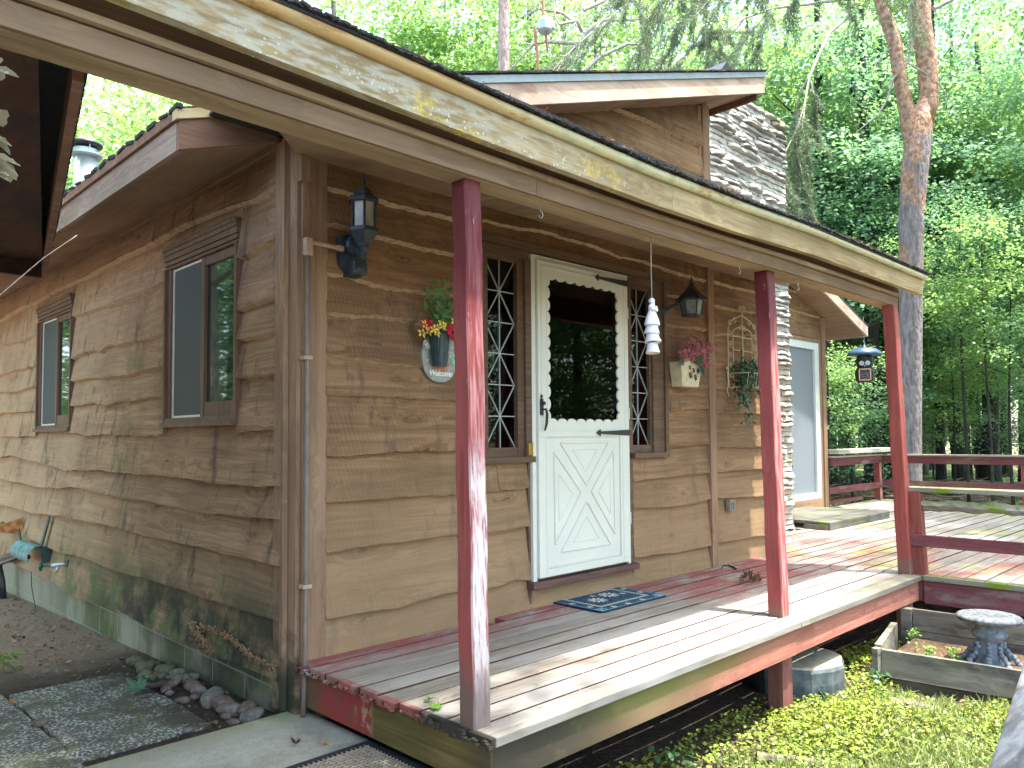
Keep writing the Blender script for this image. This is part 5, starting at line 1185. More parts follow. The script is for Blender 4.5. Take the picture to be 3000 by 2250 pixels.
# stove pipe
t = empty("stove_pipe", (.3, 4.6, 2.75), "shiny galvanised stove pipe with a black cap above the left eave", "stove pipe")
mb = MB(); mb.tube([(.3, 4.6, 2.75), (.3, 4.6, 3.86)], .105, 24); part("pipe", mb, M_steel, t, True)
mb = MB(); mb.lathe([(.10, 3.80), (.145, 3.815), (.145, 3.835), (.11, 3.85), (.11, 3.875)], (.3, 4.6, 0), 24)
for k in range(4): mb.tube([(.3+.11*math.cos(k*1.57), 4.6+.11*math.sin(k*1.57), 3.84), (.3+.12*math.cos(k*1.57), 4.6+.12*math.sin(k*1.57), 3.93)], .006, 5)
part("collar", mb, M_steel, t)
mb = MB(); mb.lathe([(.13, 3.90), (.145, 3.915), (.14, 3.94), (.05, 3.965), (.0, 3.965)], (.3, 4.6, 0), 24, R=rotm(0, 0, 0)); part("rain_cap", mb, M_black, t, True)
# antenna mast
t = empty("antenna_mast", (3.08, 1.2, 3.8), "thin rusty antenna mast with a grey rotor box above the roof", "antenna mast")
M_rust = plain("rusty_tube", (.42, .20, .13), .6, .4, 0, .3, 20)
mb = MB(); mb.tube([(3.10, 1.18, 3.7), (3.03, 1.23, 4.79)], .014, 8); part("pole", mb, M_rust, t)
mb = MB(); mb.tube([(3.12, 1.16, 4.58), (3.10, 1.16, 4.72)], .012, 8); mb.tube([(3.08, 1.17, 4.88), (3.08, 1.16, 6.6)], .012, 8); part("upper_pole", mb, M_rust, t)
mb = MB(); mb.lathe([(.05, 0), (.068, .02), (.07, .10), (.05, .13), (.02, .15)], (3.09, 1.16, 4.73), 8); mb.box((3.05, 1.10, 4.76), (3.17, 1.16, 4.84), bev=.015); part("rotor_box", mb, M_steel, t)
# floor mat at the slab
t = empty("drain_mat", (-.3, -.85, -.245), "black rimmed mesh scraper mat lying on the concrete slab", "mat")
mb = MB(); X0m, X1m, Y0m, Y1m, Z0m = -.70, .02, -1.08, -.575, -.243
mb.box((X0m, Y1m-.03, Z0m), (X1m, Y1m, Z0m+.012), bev=.003); mb.box((X0m, Y0m, Z0m), (X1m, Y0m+.03, Z0m+.012), bev=.003); mb.box((X0m, Y0m+.031, Z0m), (X0m+.03, Y1m-.031, Z0m+.012)); mb.box((X1m-.03, Y0m+.031, Z0m), (X1m, Y1m-.031, Z0m+.012)); part("rubber_rim", mb, plain("black_rubber", (.025, .03, .038), .6, .3, 0, .3, 30), t)
mb = MB(); x = X0m+.045
while x < X1m-.035: mb.box((x, Y0m+.031, Z0m+.001), (x+.0045, Y1m-.031, Z0m+.0105)); x += .0225
y = Y0m+.045
while y < Y1m-.035: mb.box((X0m+.031, y, Z0m+.002), (X1m-.031, y+.0045, Z0m+.0112)); y += .0225
part("mesh_grid", mb, plain("dusty_mesh", (.36, .30, .22), .8, .2, 0, .2, 40), t)
mb = MB(); mb.box((X0m+.031, Y0m+.031, Z0m), (X1m-.031, Y1m-.031, Z0m+.003)); part("backing", mb, plain("dusty_black", (.06, .055, .05), .9, .1, 0, .4, 60), t)
# planter box
M_grey = wood("silver_grey_plank", (.14, .135, .11), (.33, .31, .255), 'Y', 26, knots=.9, bump=.6, patches=[((.045, .045, .05), nmask(3.2, .50, .64, .85, 'Y', .35)), ((.24, .20, .10), nmask(4, .56, .66, .5, 'Y', .4, 6)), ((.15, .17, .08), nmask(3, .56, .68, .4, None, 1, 3))])
t = empty("planter_box", (3.8, -2, -.5), "weathered grey plank planter box holding soil and a stone pedestal", "planter box")
mb = MB(); mb.bar((3.33, -1.53, -.385), (3.45, -2.6, -.385), .035, .165); part("front_board", mb, M_grey, t)
mb = MB(); mb.bar((3.345, -1.50, -.375), (3.95, -1.39, -.355), .04, .19); part("side_board", mb, M_grey, t)
mb = MB(); mb.bar((3.28, -1.50, -.39), (3.33, -1.51, -.39), .04, .19); mb.box((4.17, -1.43, -.52), (4.25, -1.36, -.20)); [part("corner_post", q, M_grey, t) for q in mb.pieces()]
mb = MB(); mb.bar((4.20, -1.44, -.27), (4.28, -2.7, -.27), .035, .15); mb.bar((4.205, -1.44, -.43), (4.285, -2.7, -.43), .035, .16); [part("back_board", q, M_grey, t) for q in mb.pieces()]
mb = MB(); mb.bar((3.36, -1.56, -.53), (3.46, -2.7, -.53), .05, .10); part("base_timber", mb, wood("dark_wet_timber", (.04, .035, .025), (.13, .12, .08), 'Y', 26), t)
mb = MB(); mb.prism([(3.37, -1.5), (3.48, -2.7), (4.2, -2.7), (4.17, -1.45)], 2, -.6, -.40); M_soilp = plain("planter_soil", (.13, .085, .055), .95, .1, 0, .4, 40); part("soil", mb, M_soilp, t)
M_weed = leafmat("weed_leaves", (.10, .22, .03), (.20, .36, .07), .3)
for x, y, h, lb in ((3.66, -1.62, .15, "tall thin clover sprig in the planter box"), (3.62, -1.72, .09, "low bushy clover left of the pedestal in the planter"), (3.60, -1.86, .11, "clover against the pedestal foot in the planter"), (3.50, -1.55, .05, "small clover in the planter's near corner")):
    p = empty("clover_plant", (x, y, -.4), lb, "weed", "weeds in the planter box"); c = np.array([(x+rnd.gauss(0, .022), y+rnd.gauss(0, .022), -.39+h*rnd.random()**.6) for _ in range(60)])
    if h > .12: c[:40, 2] = -.39+h+rs.normal(size=40)*.01
    part("leaves", leaf_mesh("leaves", c, rs.normal(size=c.shape)*.5+np.array([0, -.3, 1]), rs.uniform(.012, .022, len(c)), 'hex'), M_weed, p); mb = MB(); mb.tube([(x, y, -.41), (x+.01, y, -.4+h)], .0015, 4); part("stem", mb, M_weed, p)
# stone pedestal
t = empty("stone_pedestal", (3.85, -2.0, -.45), "grey stone bird bath pedestal with a round top standing in the planter box", "pedestal")
M_ped = plain("blue_grey_cast_stone", (.165, .20, .23), .8, .25, 0, .35, 26)
px, py = 3.86, -2.01
mb = MB(); mb.lathe([(.0, -.145), (.11, -.145), (.175, -.135), (.188, -.12), (.19, -.108), (.18, -.098), (.17, -.094), (.0, -.096)], (px, py, 0), 40); tp = part("round_top", mb, plain("lichened_stone_top", (.13, .145, .155), .85, .2, 0, .45, 30), t, True)
mb = MB(); mb.lathe([(.085, -.145), (.085, -.175), (.078, -.185), (.098, -.20), (.102, -.215), (.095, -.232), (.075, -.245), (.07, -.30), (.08, -.36), (.11, -.42), (.17, -.47), (.2, -.50)], (px, py, 0), 48, flute=lambda a, z: (.05*math.cos(a*8) if z < -.25 else (.03*math.cos(a*24) if -.235 < z < -.19 else 0))); part("fluted_column", mb, M_ped, t, True)
for k in range(8):
    mb = MB(); a = k*math.pi/4+.2
    for j in range(9):
        f = j/8; r = .082+.13*f**1.6; mb.ball((px+r*math.cos(a)+rnd.uniform(-.008, .008), py+r*math.sin(a)+rnd.uniform(-.008, .008), -.27-.17*f), .013+.010*f, 8, 6)
    part("grape_garland", mb, M_ped, t, True)
# round grey stump like cover under the deck
t = empty("stump_seat", (2.95, -1.12, -.52), "low grey round stump block tucked under the porch edge", "stump")
mb = MB(); mb.lathe([(.30, -.56), (.31, -.45), (.31, -.37), (.30, -.35)], (2.93, -1.13, 0), 40, flute=lambda a, z: .02*math.sin(a*7)+.015*math.sin(a*13+1), sx=1.0, sy=.95); part("side", mb, plain("dark_grey_bark", (.10, .12, .125), .8, .3, 0, .35, 14), t)
mb = MB(); mb.lathe([(.0, -.352), (.30, -.352), (.295, -.338), (.0, -.336)], (2.93, -1.13, 0), 40, flute=lambda a, z: .02*math.sin(a*7)+.015*math.sin(a*13+1), sx=1.0, sy=.95); part("flat_top", mb, plain("sandy_stone_top", (.31, .29, .22), .85, .2, 0, .25, 12), t)
# near hand rail
t = empty("stair_handrail", (.2, -3.05, -.5), "broad grey weathered handrail at the lower right corner close to the camera", "handrail")
M_hr = wood("silvered_rail", (.09, .088, .09), (.25, .245, .245), 'X', 40, knots=.3, bump=.9, patches=[((.32, .315, .32), nmask(9, .52, .62, .8, 'X', .15)), ((.09, .09, .10), nmask(12, .58, .68, .7, 'X', .2, 4))])
mb = MB(); a, b = Vector((-.60, -3.10, .48)), Vector((2.1, -2.714, .48)); d = (b-a).normalized(); s_ = Vector((d.y, -d.x, 0)); a2, b2 = a+s_*.075, b+s_*.075; mb.bar(a2, b2, .15, .04, bev=.004); part("cap_board", mb, M_hr, t)
mb = MB()
for f in (.25, 1.95): q = a+d*f+s_*.09; mb.box((q.x-.04, q.y-.04, -.8), (q.x+.04, q.y+.04, .459))
[part("post", q, M_grey, t) for q in mb.pieces()]
# river stones along the foundation
M_rock = []
for k, (a_, b_) in enumerate((((.085, .062, .05), (.23, .175, .14)), ((.10, .09, .08), (.25, .225, .195)), ((.075, .075, .04), (.18, .18, .10)))):
    g = G("river_stone_%s" % "abc"[k], .75, .25); n = g.noise(scale=9, detail=6, rough=.7); c = g.mix(g.band(n, .3, .7), a_, b_); c = g.mix(g.band(g.noise(scale=70, detail=2), .62, .7, 0, .5), c, [q*1.5 for q in b_]); g.bump(n, .25, .01); M_rock.append(g.col(c))
# ---------------------------------------------------------------- ground
def sm(a, b, x): t = min(1, max(0, (x-a)/(b-a))); return t*t*(3-2*t)
def gz(x, y):
    left = (1-sm(.1, .75, x))*sm(-9, -4, y)
    z = -.52+left*(.205-.028*max(0, min(y, 6)))
    z += .025*math.sin(x*1.3+y*.7)*math.sin(y*1.1-x*.4)*(1-.8*left)
    r = math.hypot(x-3, y); z += .15*sm(14, 30, r)*math.sin(x*.21)*math.cos(y*.17)+.25*sm(18, 60, r)
    if x > .5 and x < 5: z += .03*math.sin(x*5+1)*math.sin(y*6)*sm(-1.3, -1.7, y)
    return z
xs = sorted(set([round(-3.5+.08*i, 3) for i in range(110)]+[-130, -90, -60, -40, -28, -20, -14, -10, -7.5, -6, -5, -4.2]+[5.6+.4*i for i in range(30)]+[18, 19.5, 21, 23, 25, 28, 31, 35, 40, 47, 55, 70, 90, 130]))
ys = sorted(set([round(-4+.08*i, 3) for i in range(90)]+[-130, -90, -60, -40, -28, -20, -14, -10, -8, -6.5, -5.5, -4.6]+[3.5+.4*i for i in range(30)]+[16, 17.5, 19, 21, 24, 28, 33, 40, 50, 65, 90, 130]))
vs = [(x, y, gz(x, y)) for y in ys for x in xs]; nx = len(xs)
mb = MB(); mb.add(vs, [(j*nx+i, j*nx+i+1, (j+1)*nx+i+1, (j+1)*nx+i) for j in range(len(ys)-1) for i in range(nx-1)], .5)
def soil_mat():
    g = G("forest_soil", .95, .1)
    n = g.noise(scale=34, detail=11, rough=.82); n2 = g.noise(scale=.45, detail=5); n3 = g.noise(scale=2.6, detail=7, rough=.7)
    c = g.ramp(n, [(.32, (.030, .024, .02)), (.5, (.085, .066, .052)), (.64, (.17, .125, .095)), (.74, (.30, .23, .18))])
    far = g.band(g.xyz(0), 11.5, 13.5)
    c = g.mix(far, c, g.ramp(n3, [(.35, (.05, .10, .025)), (.46, (.09, .15, .035)), (.54, (.22, .16, .10)), (.66, (.42, .33, .24))]))
    dry = g.mul(g.band(g.math('ADD', g.xyz(1), n3), 2.2, 3.0), g.band(g.xyz(0), .3, .0)); c = g.mix(g.mul(dry, .85), c, g.mix(n, (.19, .14, .105), (.50, .39, .31)))
    g.bump(n, .9, .03); return g.col(c)
ground = obj("ground", mb, soil_mat()); ground['kind'] = 'structure'
for p in ground.data.polygons: p.use_smooth = True
# exposed aggregate pavers
def paver_mat():
    g = G("exposed_aggregate", .95, .15)
    v = g.vor(g.map((1, 1, 1)), 62, 'F1'); n = g.noise(scale=2.3, detail=6, rough=.7); cellc = g.vor(scale=62, out=1)
    sp = g.n('ShaderNodeSeparateColor'); g.l(cellc, sp.inputs[0])
    c = g.mix(g.band(v, .3, .55), g.mix(sp.outputs[0], (.30, .30, .27), (.62, .61, .57)), (.13, .13, .11))
    c = g.mix(g.mul(g.band(n, .45, .6), g.band(g.noise(scale=18, detail=4), .35, .6, .3, 1)), c, (.15, .18, .09))
    c = g.mix(g.mul(g.band(g.xyz(0), -.75, -.2), g.band(g.noise(scale=3.5, detail=7, rough=.7), .45, .56)), c, (.045, .036, .032))
    c = g.mix(g.band(g.noise(scale=4.5, detail=8, rough=.75), .46, .62, 0, .75), c, g.mix(g.noise(scale=50, detail=5), (.05, .045, .035), (.16, .14, .11)))
    g.bump(g.math('MULTIPLY', v, -1.0), .8, .006); return g.col(c)
M_pav = paver_mat()
pv = empty("paved_path", (-1.2, 1, -.3), "mossy exposed aggregate paving slabs beside the cabin", "paving"); pv['kind'] = 'structure'
for i in range(7):
    for j in range(5):
        x = -.88-.60*(i-1); y = .31+.65*j+(.38 if i % 2 else .0)-(.65 if i > 0 else 0)
        if y < .09: y0_ = .09
        if i == 0 and j > 1: continue
        if y > 1.9 or y < -.5: continue
        ya, yb = max(y, .085), y+.64
        mb = MB(); z = gz(x, y+.3)+.022+rnd.uniform(-.006, .006)
        mb.obox((x-.3, (ya+yb)/2, z-.03), (.59, yb-ya, .06), Euler((rnd.uniform(-.008, .008), rnd.uniform(-.008, .008), rnd.uniform(-.008, .008))).to_matrix(), bev=.008); o = part("slab", mb, M_pav, pv)
def conc_mat():
    g = G("old_concrete", .9, .2)
    n = g.noise(scale=3, detail=7, rough=.7); n2 = g.noise(scale=120, detail=3)
    c = g.mix(g.band(n, .3, .7), (.29, .275, .225), (.50, .485, .43)); c = g.mix(g.band(n2, .52, .68, 0, .5), c, (.20, .20, .16)); c = g.mix(g.band(g.noise(scale=11, detail=8, rough=.8), .58, .68, 0, .5), c, (.20, .17, .12))
    c = g.mix(g.mul(g.band(g.math('ADD', g.xyz(1), g.math('MULTIPLY', n, .5)), .02, .42), g.band(g.noise(scale=6, detail=6), .3, .6, .2, .9)), c, (.22, .23, .10))
    c = g.mix(g.mul(g.band(g.xyz(0), -.5, -1.4), .35), c, (.25, .27, .14))
    g.bump(g.math('ADD', n, g.math('MULTIPLY', n2, .4)), .5, .006); return g.col(c)
M_conc = conc_mat()
mb = MB(); mb.box((-4, -5, -.42), (.055, .06, -.246), bev=.018); o = obj("concrete_walkway", mb, M_conc); tag(o, "pale concrete walkway slab at the foot of the porch end", "walkway", kind="structure")
# rocks
ST = [(-.132, 1.823, .085), (-.132, 1.713, .07), (-.085, 1.70, .06), (-.158, 1.58, .10), (-.205, 1.43, .09), (-.097, 1.455, .085), (-.22, 1.24, .10), (-.059, 1.33, .085), (-.155, 1.165, .095), (-.071, 1.165, .075), (-.105, 1.00, .095), (-.11, .88, .085), (-.165, .80, .055), (-.139, .665, .12), (-.135, .52, .11), (-.15, .425, .095), (-.095, .345, .10), (-.11, .245, .095), (-.205, .25, .055), (-.03, 1.18, .07), (-.03, 1.52, .07)]
for _ in range(16): ST.append((rnd.uniform(-.24, -.04), rnd.uniform(.3, 1.9), rnd.uniform(.035, .055)))
LBL = {0: "mossy stone at the far end of the row against the foundation", 13: "largest rough stone in the middle of the foundation row", 17: "brown stone touching the slab edge at the near end of the row", 18: "small stone by the slab corner below the foundation row", 12: "small reddish stone between larger ones near the fallen green leaves", 6: "pale flat stone beside the fallen maple leaves"}
for k, (x, y, s_) in enumerate(ST):
    bm = bmesh.new(); bmesh.ops.create_icosphere(bm, subdivisions=3, radius=1); ph = [rnd.uniform(0, 6) for _ in range(4)]
    A_ = (s_*rnd.uniform(.6, .72), s_*.48, s_*.38)
    R = Euler((rnd.uniform(-.3, .3), rnd.uniform(-.3, .3), rnd.uniform(0, 3))).to_matrix()
    for v in bm.verts:
        p = v.co; q = 1+.10*math.sin(p.x*2.3+ph[0])+.08*math.sin(p.y*3.1+ph[1])+.05*math.sin(p.z*4+p.x*3+ph[2]); v.co = R@Vector((p.x*A_[0]*q, p.y*A_[1]*q, p.z*A_[2]*q))
    me = bpy.data.meshes.new("river_stone"); bm.to_mesh(me); bm.free(); me.attributes.new('rnd', 'FLOAT', 'FACE')
    o = obj("river_stone", me, M_rock[2 if y > 1.4 else (k % 2)], smooth=True); o.location = (x, y, gz(x, y)+s_*.28)
    tag(o, LBL.get(k, "rounded river stone in the row along the block foundation" if k < 21 else "small cobble wedged among the larger river stones by the foundation"), "stone", "river stones along the foundation")
for x, y, s_, lb in ((-.60, 1.98, .035, "pale pebble lying alone on the dark soil past the pavers"), (-.43, .26, .03, "small round pale pebble on the paver edge near the slab"), (-.88, .94, .05, "single dark stone sitting on the mossy pavers")):
    mb = MB(); mb.ball((0, 0, 0), (s_*.8, s_*.6, s_*.45), 14, 9, jit=.03); o = obj("pebble", mb, M_rock[1] if s_ < .04 else M_rock[0], smooth=True); o.location = (x, y, gz(x, y)+.035); tag(o, lb, "pebble")
M_teal = leafmat("wilting_maple_leaf", (.055, .125, .07), (.10, .19, .11), .1, .4)
for k, (x, y, s_, rz_) in enumerate(((-.36, 1.10, .17, .4), (-.26, 1.13, .19, 2.0), (-.20, 1.14, .14, 4.1), (-.29, 1.22, .12, 5.2))):
    mb = MB(); maple(mb, (x, y, gz(x, y)+.05), s_, rz_, (rnd.uniform(-.35, .35), rnd.uniform(-.35, .35)), .2)
    tag(obj("maple_leaf", mb, M_teal), ("leftmost of the blue green maple leaves lying by the river stones", "large blue green maple leaf lying flat before the river stones", "blue green maple leaf nearest the stones on the right of the cluster", "darker leaf standing behind the others among the stones")[k], "leaf", "green maple leaves by the river stones")
M_oleaf = leafmat("orange_leaf", (.38, .20, .06), (.50, .30, .11), .1)
for x, y, z, s_, lb in ((-.93, 1.28, -.285, .075, "orange brown leaf lying on the mossy pavers"), (-.12, -.70+.24, -.243, .05, "tan leaf lying on the slab behind the mesh mat")):
    mb = MB(); maple(mb, (x, y, z), s_, 1.0, (.1, .1), .3); tag(obj("dry_leaf", mb, M_oleaf), lb, "leaf")
mb = MB(); maple(mb, (-.22, -.38, -.236), .06, 2.0, (.2, .1), .5); tag(obj("dry_leaf", mb, leafmat("maroon_leaf", (.06, .02, .02), (.12, .05, .04), 0)), "curled maroon leaf on the concrete slab left of the tan leaf", "leaf")
# litter on soil and slab
c = []; 
for k in range(7000):
    q = rnd.random()
    if q < .72: x, y = rnd.uniform(-2.4, .0), rnd.uniform(.25, 6.5)
    elif q < .65: x, y = rnd.uniform(-1.2, .0), rnd.uniform(-1.2, 0)
    else: x, y = rnd.uniform(.3, 4.4), rnd.uniform(-3.6, -1.35)
    if x < -.5 and .1 < y < 2 and rnd.random() < .93: continue
    if y < 2.2 and rnd.random() < .5: continue
    z = -.242 if (x < .05 and y < .05) else gz(x, y)+.012
    if x < .05 and y < .05 and rnd.random() < .6: continue
    c.append((x, y, z))
c = np.array(c); nn = rs.normal(size=c.shape)*.35+np.array([0, 0, 1])
tag(obj("leaf_litter", leaf_mesh("leaf_litter", c, nn, rs.uniform(.008, .045, len(c))**1.0, 'leaf'), leafmat("litter", (.07, .045, .03), (.34, .22, .13), .05)), "dry leaf crumbs scattered over soil and slab", "leaf litter", kind="stuff")
# creeping ground cover and grass in the sunny bed
def dens(x, y): return .5+.5*math.sin(x*3.1+1.3*math.sin(y*2.3))*math.sin(y*4.1+x)
c = []
while len(c) < 40000:
    x, y = rnd.uniform(.25, 4.6), rnd.uniform(-4.2, -1.15)
    if x > 3.25 and y < -1.38 and x < 4.3: continue
    if y > -1.36 and rnd.random() < .35: continue
    if (x-2.9)**2+(y+1.13)**2 < .11: continue
    dd = dens(x, y); grassy = math.exp(-((x-1.9)/.8)**2-((y+2.1)/.35)**2)
    if rnd.random() > .25+.75*dd-.55*grassy: continue
    c.append((x, y, gz(x, y)+.012+.07*dd*rnd.random()+.03*rnd.random()))
c = np.array(c); nn = rs.normal(size=c.shape)*.38+np.array([0, 0, 1])
M_jenny = leafmat("creeping_round_leaves", (.12, .19, .03), (.31, .375, .065), .35, .4)
tag(obj("ground_cover", leaf_mesh("ground_cover", c, nn, rs.uniform(.011, .024, len(c)), 'hex'), M_jenny), "yellow green creeping round leaved ground cover in the sunny bed", "ground cover", kind="stuff")
c = []; up = []; 
while len(c) < 9000:
    if rnd.random() < .7: cx_, cy_ = rnd.gauss(1.9, .8), rnd.gauss(-2.1, .32)
    else: cx_, cy_ = rnd.uniform(.4, 3.4), rnd.uniform(-3.4, -1.4)
    if cy_ > -1.38 or cx_ > 3.2 or cx_ < .3: continue
    for q in range(rnd.randint(4, 12)):
        x, y = cx_+rnd.gauss(0, .02), cy_+rnd.gauss(0, .02); L = rnd.uniform(.04, .12); c.append((x, y, gz(x, y)+L*.35, L)); up.append((rnd.gauss(0, .45), rnd.gauss(0, .45), 1))
c = np.array(c); tag(obj("grass", leaf_mesh("grass", c[:, :3], rs.normal(size=(len(c), 3)), c[:, 3]*1.1, 'blade', np.array(up)), leafmat("grass_blades", (.10, .19, .05), (.28, .33, .13), .3)), "short thin grass growing among the ground cover", "grass", kind="stuff")
# log edging pieces in the bed
M_log = wood("half_buried_log", (.06, .05, .035), (.22, .20, .14), 'X', 24, patches=[((.13, .16, .04), nmask(5, .5, .62, .7))])
for a, b, r, lb in (((2.86, -1.74, -.50), (2.95, -2.0, -.52), .05, "short dark rotten log half buried in the ground cover by the planter"), ((1.62, -1.55, -.50), (1.9, -1.92, -.53), .035, "thin grey timber edge half buried at the bottom of the bed")):
    mb = MB(); mb.tube([a, tuple((p+q)/2 for p, q in zip(a, b)), b], [r, r*1.05, r*.9], 10, jit=.08); tag(obj("log", mb, M_log), lb, "log")
M_weed2 = leafmat("dark_weed_leaves", (.02, .06, .02), (.05, .14, .04), .2)
for x, y, s_, lb in ((1.25, -1.33, .10, "dark green weed growing at the porch skirt in the shade"), (3.2, -1.55, .09, "lobed green weed beside the planter box corner"), (-.75, 2.35, .10, "small pale green weed on the soil past the pavers"), (-1.0, 2.6, .12, "grey green weed at the left edge of the soil"), (2.75, -1.35, .07, "pale leafy weed in front of the round stump block")):
    p = empty("weed", (x, y, gz(x, y)), lb, "weed"); c = np.array([(x+rnd.gauss(0, s_*.45), y+rnd.gauss(0, s_*.45), gz(x, y)+.02+rnd.random()*s_) for _ in range(34)])
    part("leaves", leaf_mesh("leaves", c, rs.normal(size=c.shape)*.4+np.array([0, -.2, 1]), rs.uniform(.03, .055, len(c)), 'leaf'), M_weed2 if x > .5 else M_weed, p); mb = MB(); mb.tube([(x, y, gz(x, y)), (x, y, gz(x, y)+s_)], .002, 4); part("stem", mb, M_weed2, p)

# ---------------------------------------------------------------- trees
rnd.seed(71)
def bark(name, a, b, kind=0):
    g = G(name, .95, .1); v = g.noise(g.map((1, 1, .22)), 17, 7, .7); v2 = g.vor(g.map((1, 1, .4)), 14, 'DISTANCE_TO_EDGE')
    c = g.ramp(v, [(.33, a), (.62, b), (.75, tuple(min(1, q*1.4) for q in b))])
    if kind == 1:
        o = g.band(g.math('ADD', g.xyz(2), g.math('MULTIPLY', g.noise(scale=1.6, detail=6, rough=.7), 5)), 8.3, 9.6)
        o2 = g.mul(g.band(g.xyz(2), 3.3, 5.0), g.band(g.noise(g.map((1, 1, .6)), 2.6, 5), .48, .56))
        oc = g.mix(g.band(g.noise(scale=13, detail=6), .35, .65), (.27, .155, .10), (.52, .335, .235))
        c = g.mix(g.math('MAXIMUM', o, o2), c, oc)
    g.bump(g.math('ADD', v, g.math('MULTIPLY', v2, 1.2)), .8, .03); return g.col(c)
B_grey = bark("grey_bark", (.055, .055, .05), (.17, .165, .145)); B_dark = bark("dark_bark", (.02, .022, .022), (.065, .065, .06)); B_pine = bark("red_pine_bark", (.14, .12, .13), (.34, .30, .31), 1); B_tan = bark("tan_pine_bark", (.20, .14, .12), (.42, .32, .27))
B_twig = plain("bleached_twig", (.36, .33, .28), .9, .1, 0, .3, 20)
L_bright = leafmat("bright_maple_foliage", (.12, .27, .11), (.27, .42, .17), .48); L_deep = leafmat("deep_maple_foliage", (.058, .165, .115), (.19, .35, .22), .52); L_mid = leafmat("mid_green_foliage", (.10, .24, .11), (.26, .41, .16), .5)
L_pine = leafmat("pine_needles", (.07, .12, .075), (.17, .23, .15), .25)
def crown_mesh(name, seed, R, ncl, per, size, clr=(.5, 1.1), cluster_z=.12):
    r = np.random.RandomState(seed); C_ = []; N_ = []; cents = []
    for k in range(ncl):
        d = r.normal(size=3); d /= np.linalg.norm(d); q = r.rand()**.45; cc = d*q*np.array(R); rad = r.uniform(*clr)
        cents.append(cc); n = int(per*rad*rad)
        t = r.rand(n)*2*np.pi; rr2 = np.sqrt(r.rand(n))*rad*(1+.3*np.sin(3*t+k)); a = r.rand()*6.28; ax, ay = rr2*np.cos(t)*1.3, rr2*np.sin(t)*.8
        p = np.stack([ax*np.cos(a)-ay*np.sin(a), ax*np.sin(a)+ay*np.cos(a), r.normal(size=n)*cluster_z-.22*rr2**2/rad], 1)
        C_.append(p+cc); N_.append(r.normal(size=(n, 3))*.42+np.array([0, 0, 1])+.5*p/rad)
    C_ = np.concatenate(C_); N_ = np.concatenate(N_)
    return leaf_mesh(name, C_, N_, r.uniform(.7, 1.25, len(C_))*size, 'quad'), cents
CR = [crown_mesh("crown_leaves", 11, (2.6, 2.6, 3.6), 60, 250, .115), crown_mesh("crown_leaves", 12, (2.3, 2.6, 4.2), 62, 240, .11), crown_mesh("crown_leaves", 13, (3.1, 2.8, 3.0), 62, 250, .115), crown_mesh("crown_leaves", 14, (2.0, 2.0, 2.2), 38, 290, .10, (.4, .9))]
def tree(x, y, h, r, crowns, mb_mat, lmat, lean=(0, 0), label="", group=None, kind="maple_tree", bare=.35, wob=.1):
    z0 = gz(x, y)-.1; t = empty(kind, (x, y, z0), label, "tree", group)
    mb = MB(); pts = []; n = 12; ph = rnd.uniform(0, 6)
    for i in range(n+1):
        f = i/n; pts.append(Vector((x+lean[0]*f+wob*math.sin(f*5+ph)*f, y+lean[1]*f+wob*math.cos(f*4+ph)*f, z0+h*f)))
    mb.tube(pts, [r*(1.25 if i == 0 else 1)*(1-.72*(i/n)**1.2) for i in range(n+1)], 12, jit=.04)
    for k in range(9):
        f = rnd.uniform(bare, .92); p = pts[int(f*n)]; a = rnd.uniform(0, 6.28); L = rnd.uniform(.9, 2.4)*(1.2-f*.5); q1 = p+Vector((math.cos(a)*L*.5, math.sin(a)*L*.5, L*.22)); q2 = p+Vector((math.cos(a+.2)*L, math.sin(a+.2)*L, L*rnd.uniform(.2, .7)))
        mb.tube([p, q1, q2], [r*.32*(1-f*.5), r*.2*(1-f*.5), r*.07], 6)
    part("trunk", mb, mb_mat, t, True)
    for (cx_, cy_, cz_, idx, sc_, rz_) in crowns:
        me = CR[idx][0]; key = me.name+lmat.name
        m2 = bpy.data.meshes.get(key)
        if m2 is None: m2 = me.copy(); m2.name = key; m2.materials.clear(); m2.materials.append(lmat)
        o = bpy.data.objects.new("crown", m2); COL.objects.link(o); o.parent = t
        o.location = (cx_, cy_, cz_); o.rotation_euler = (rnd.uniform(-.1, .1), rnd.uniform(-.1, .1), rz_); o.scale = (sc_, sc_, sc_*rnd.uniform(.9, 1.1))
    return t
C0 = (-1.95, -3.47)
def polar(h, d): return C0[0]+d*math.cos(math.radians(h)), C0[1]+d*math.sin(math.radians(h))
def hd(px): return 45.527-math.degrees(math.atan((px-1490)/2270))
# measured trunks in the right half, each at its own place
named = [(2426, 15.5, .14, B_dark, 0, "dark slim trunk just right of the patio door trim"), (2468, 17.5, .17, B_grey, .7, "pale grey leaning trunk beyond the deck ledge"), (2553, 16.5, .17, B_dark, .1, "dark branching trunk behind the bird feeder"),
         (2600, 19, .14, B_dark, 0, "dark trunk seen between feeder and the far red post"), (2752, 19, .10, B_dark, .1, "thin dark trunk just right of the big pine"), (2812, 20, .16, B_dark, -.9, "dark trunk leaning left beyond the far railing"),
         (2898, 21, .19, B_dark, .1, "thick dark trunk at the right beyond the far railing"), (2866, 25, .10, B_grey, -.5, "slim trunk between the two thick dark ones"), (2995, 24, .14, B_dark, .3, "dark trunk at the right picture edge"), (2940, 29, .12, B_grey, .2, "distant grey trunk near the right edge"), (2700, 27, .13, B_grey, .4, "distant slim trunk behind the big pine")]
G1 = "maples of the wood beyond the deck"
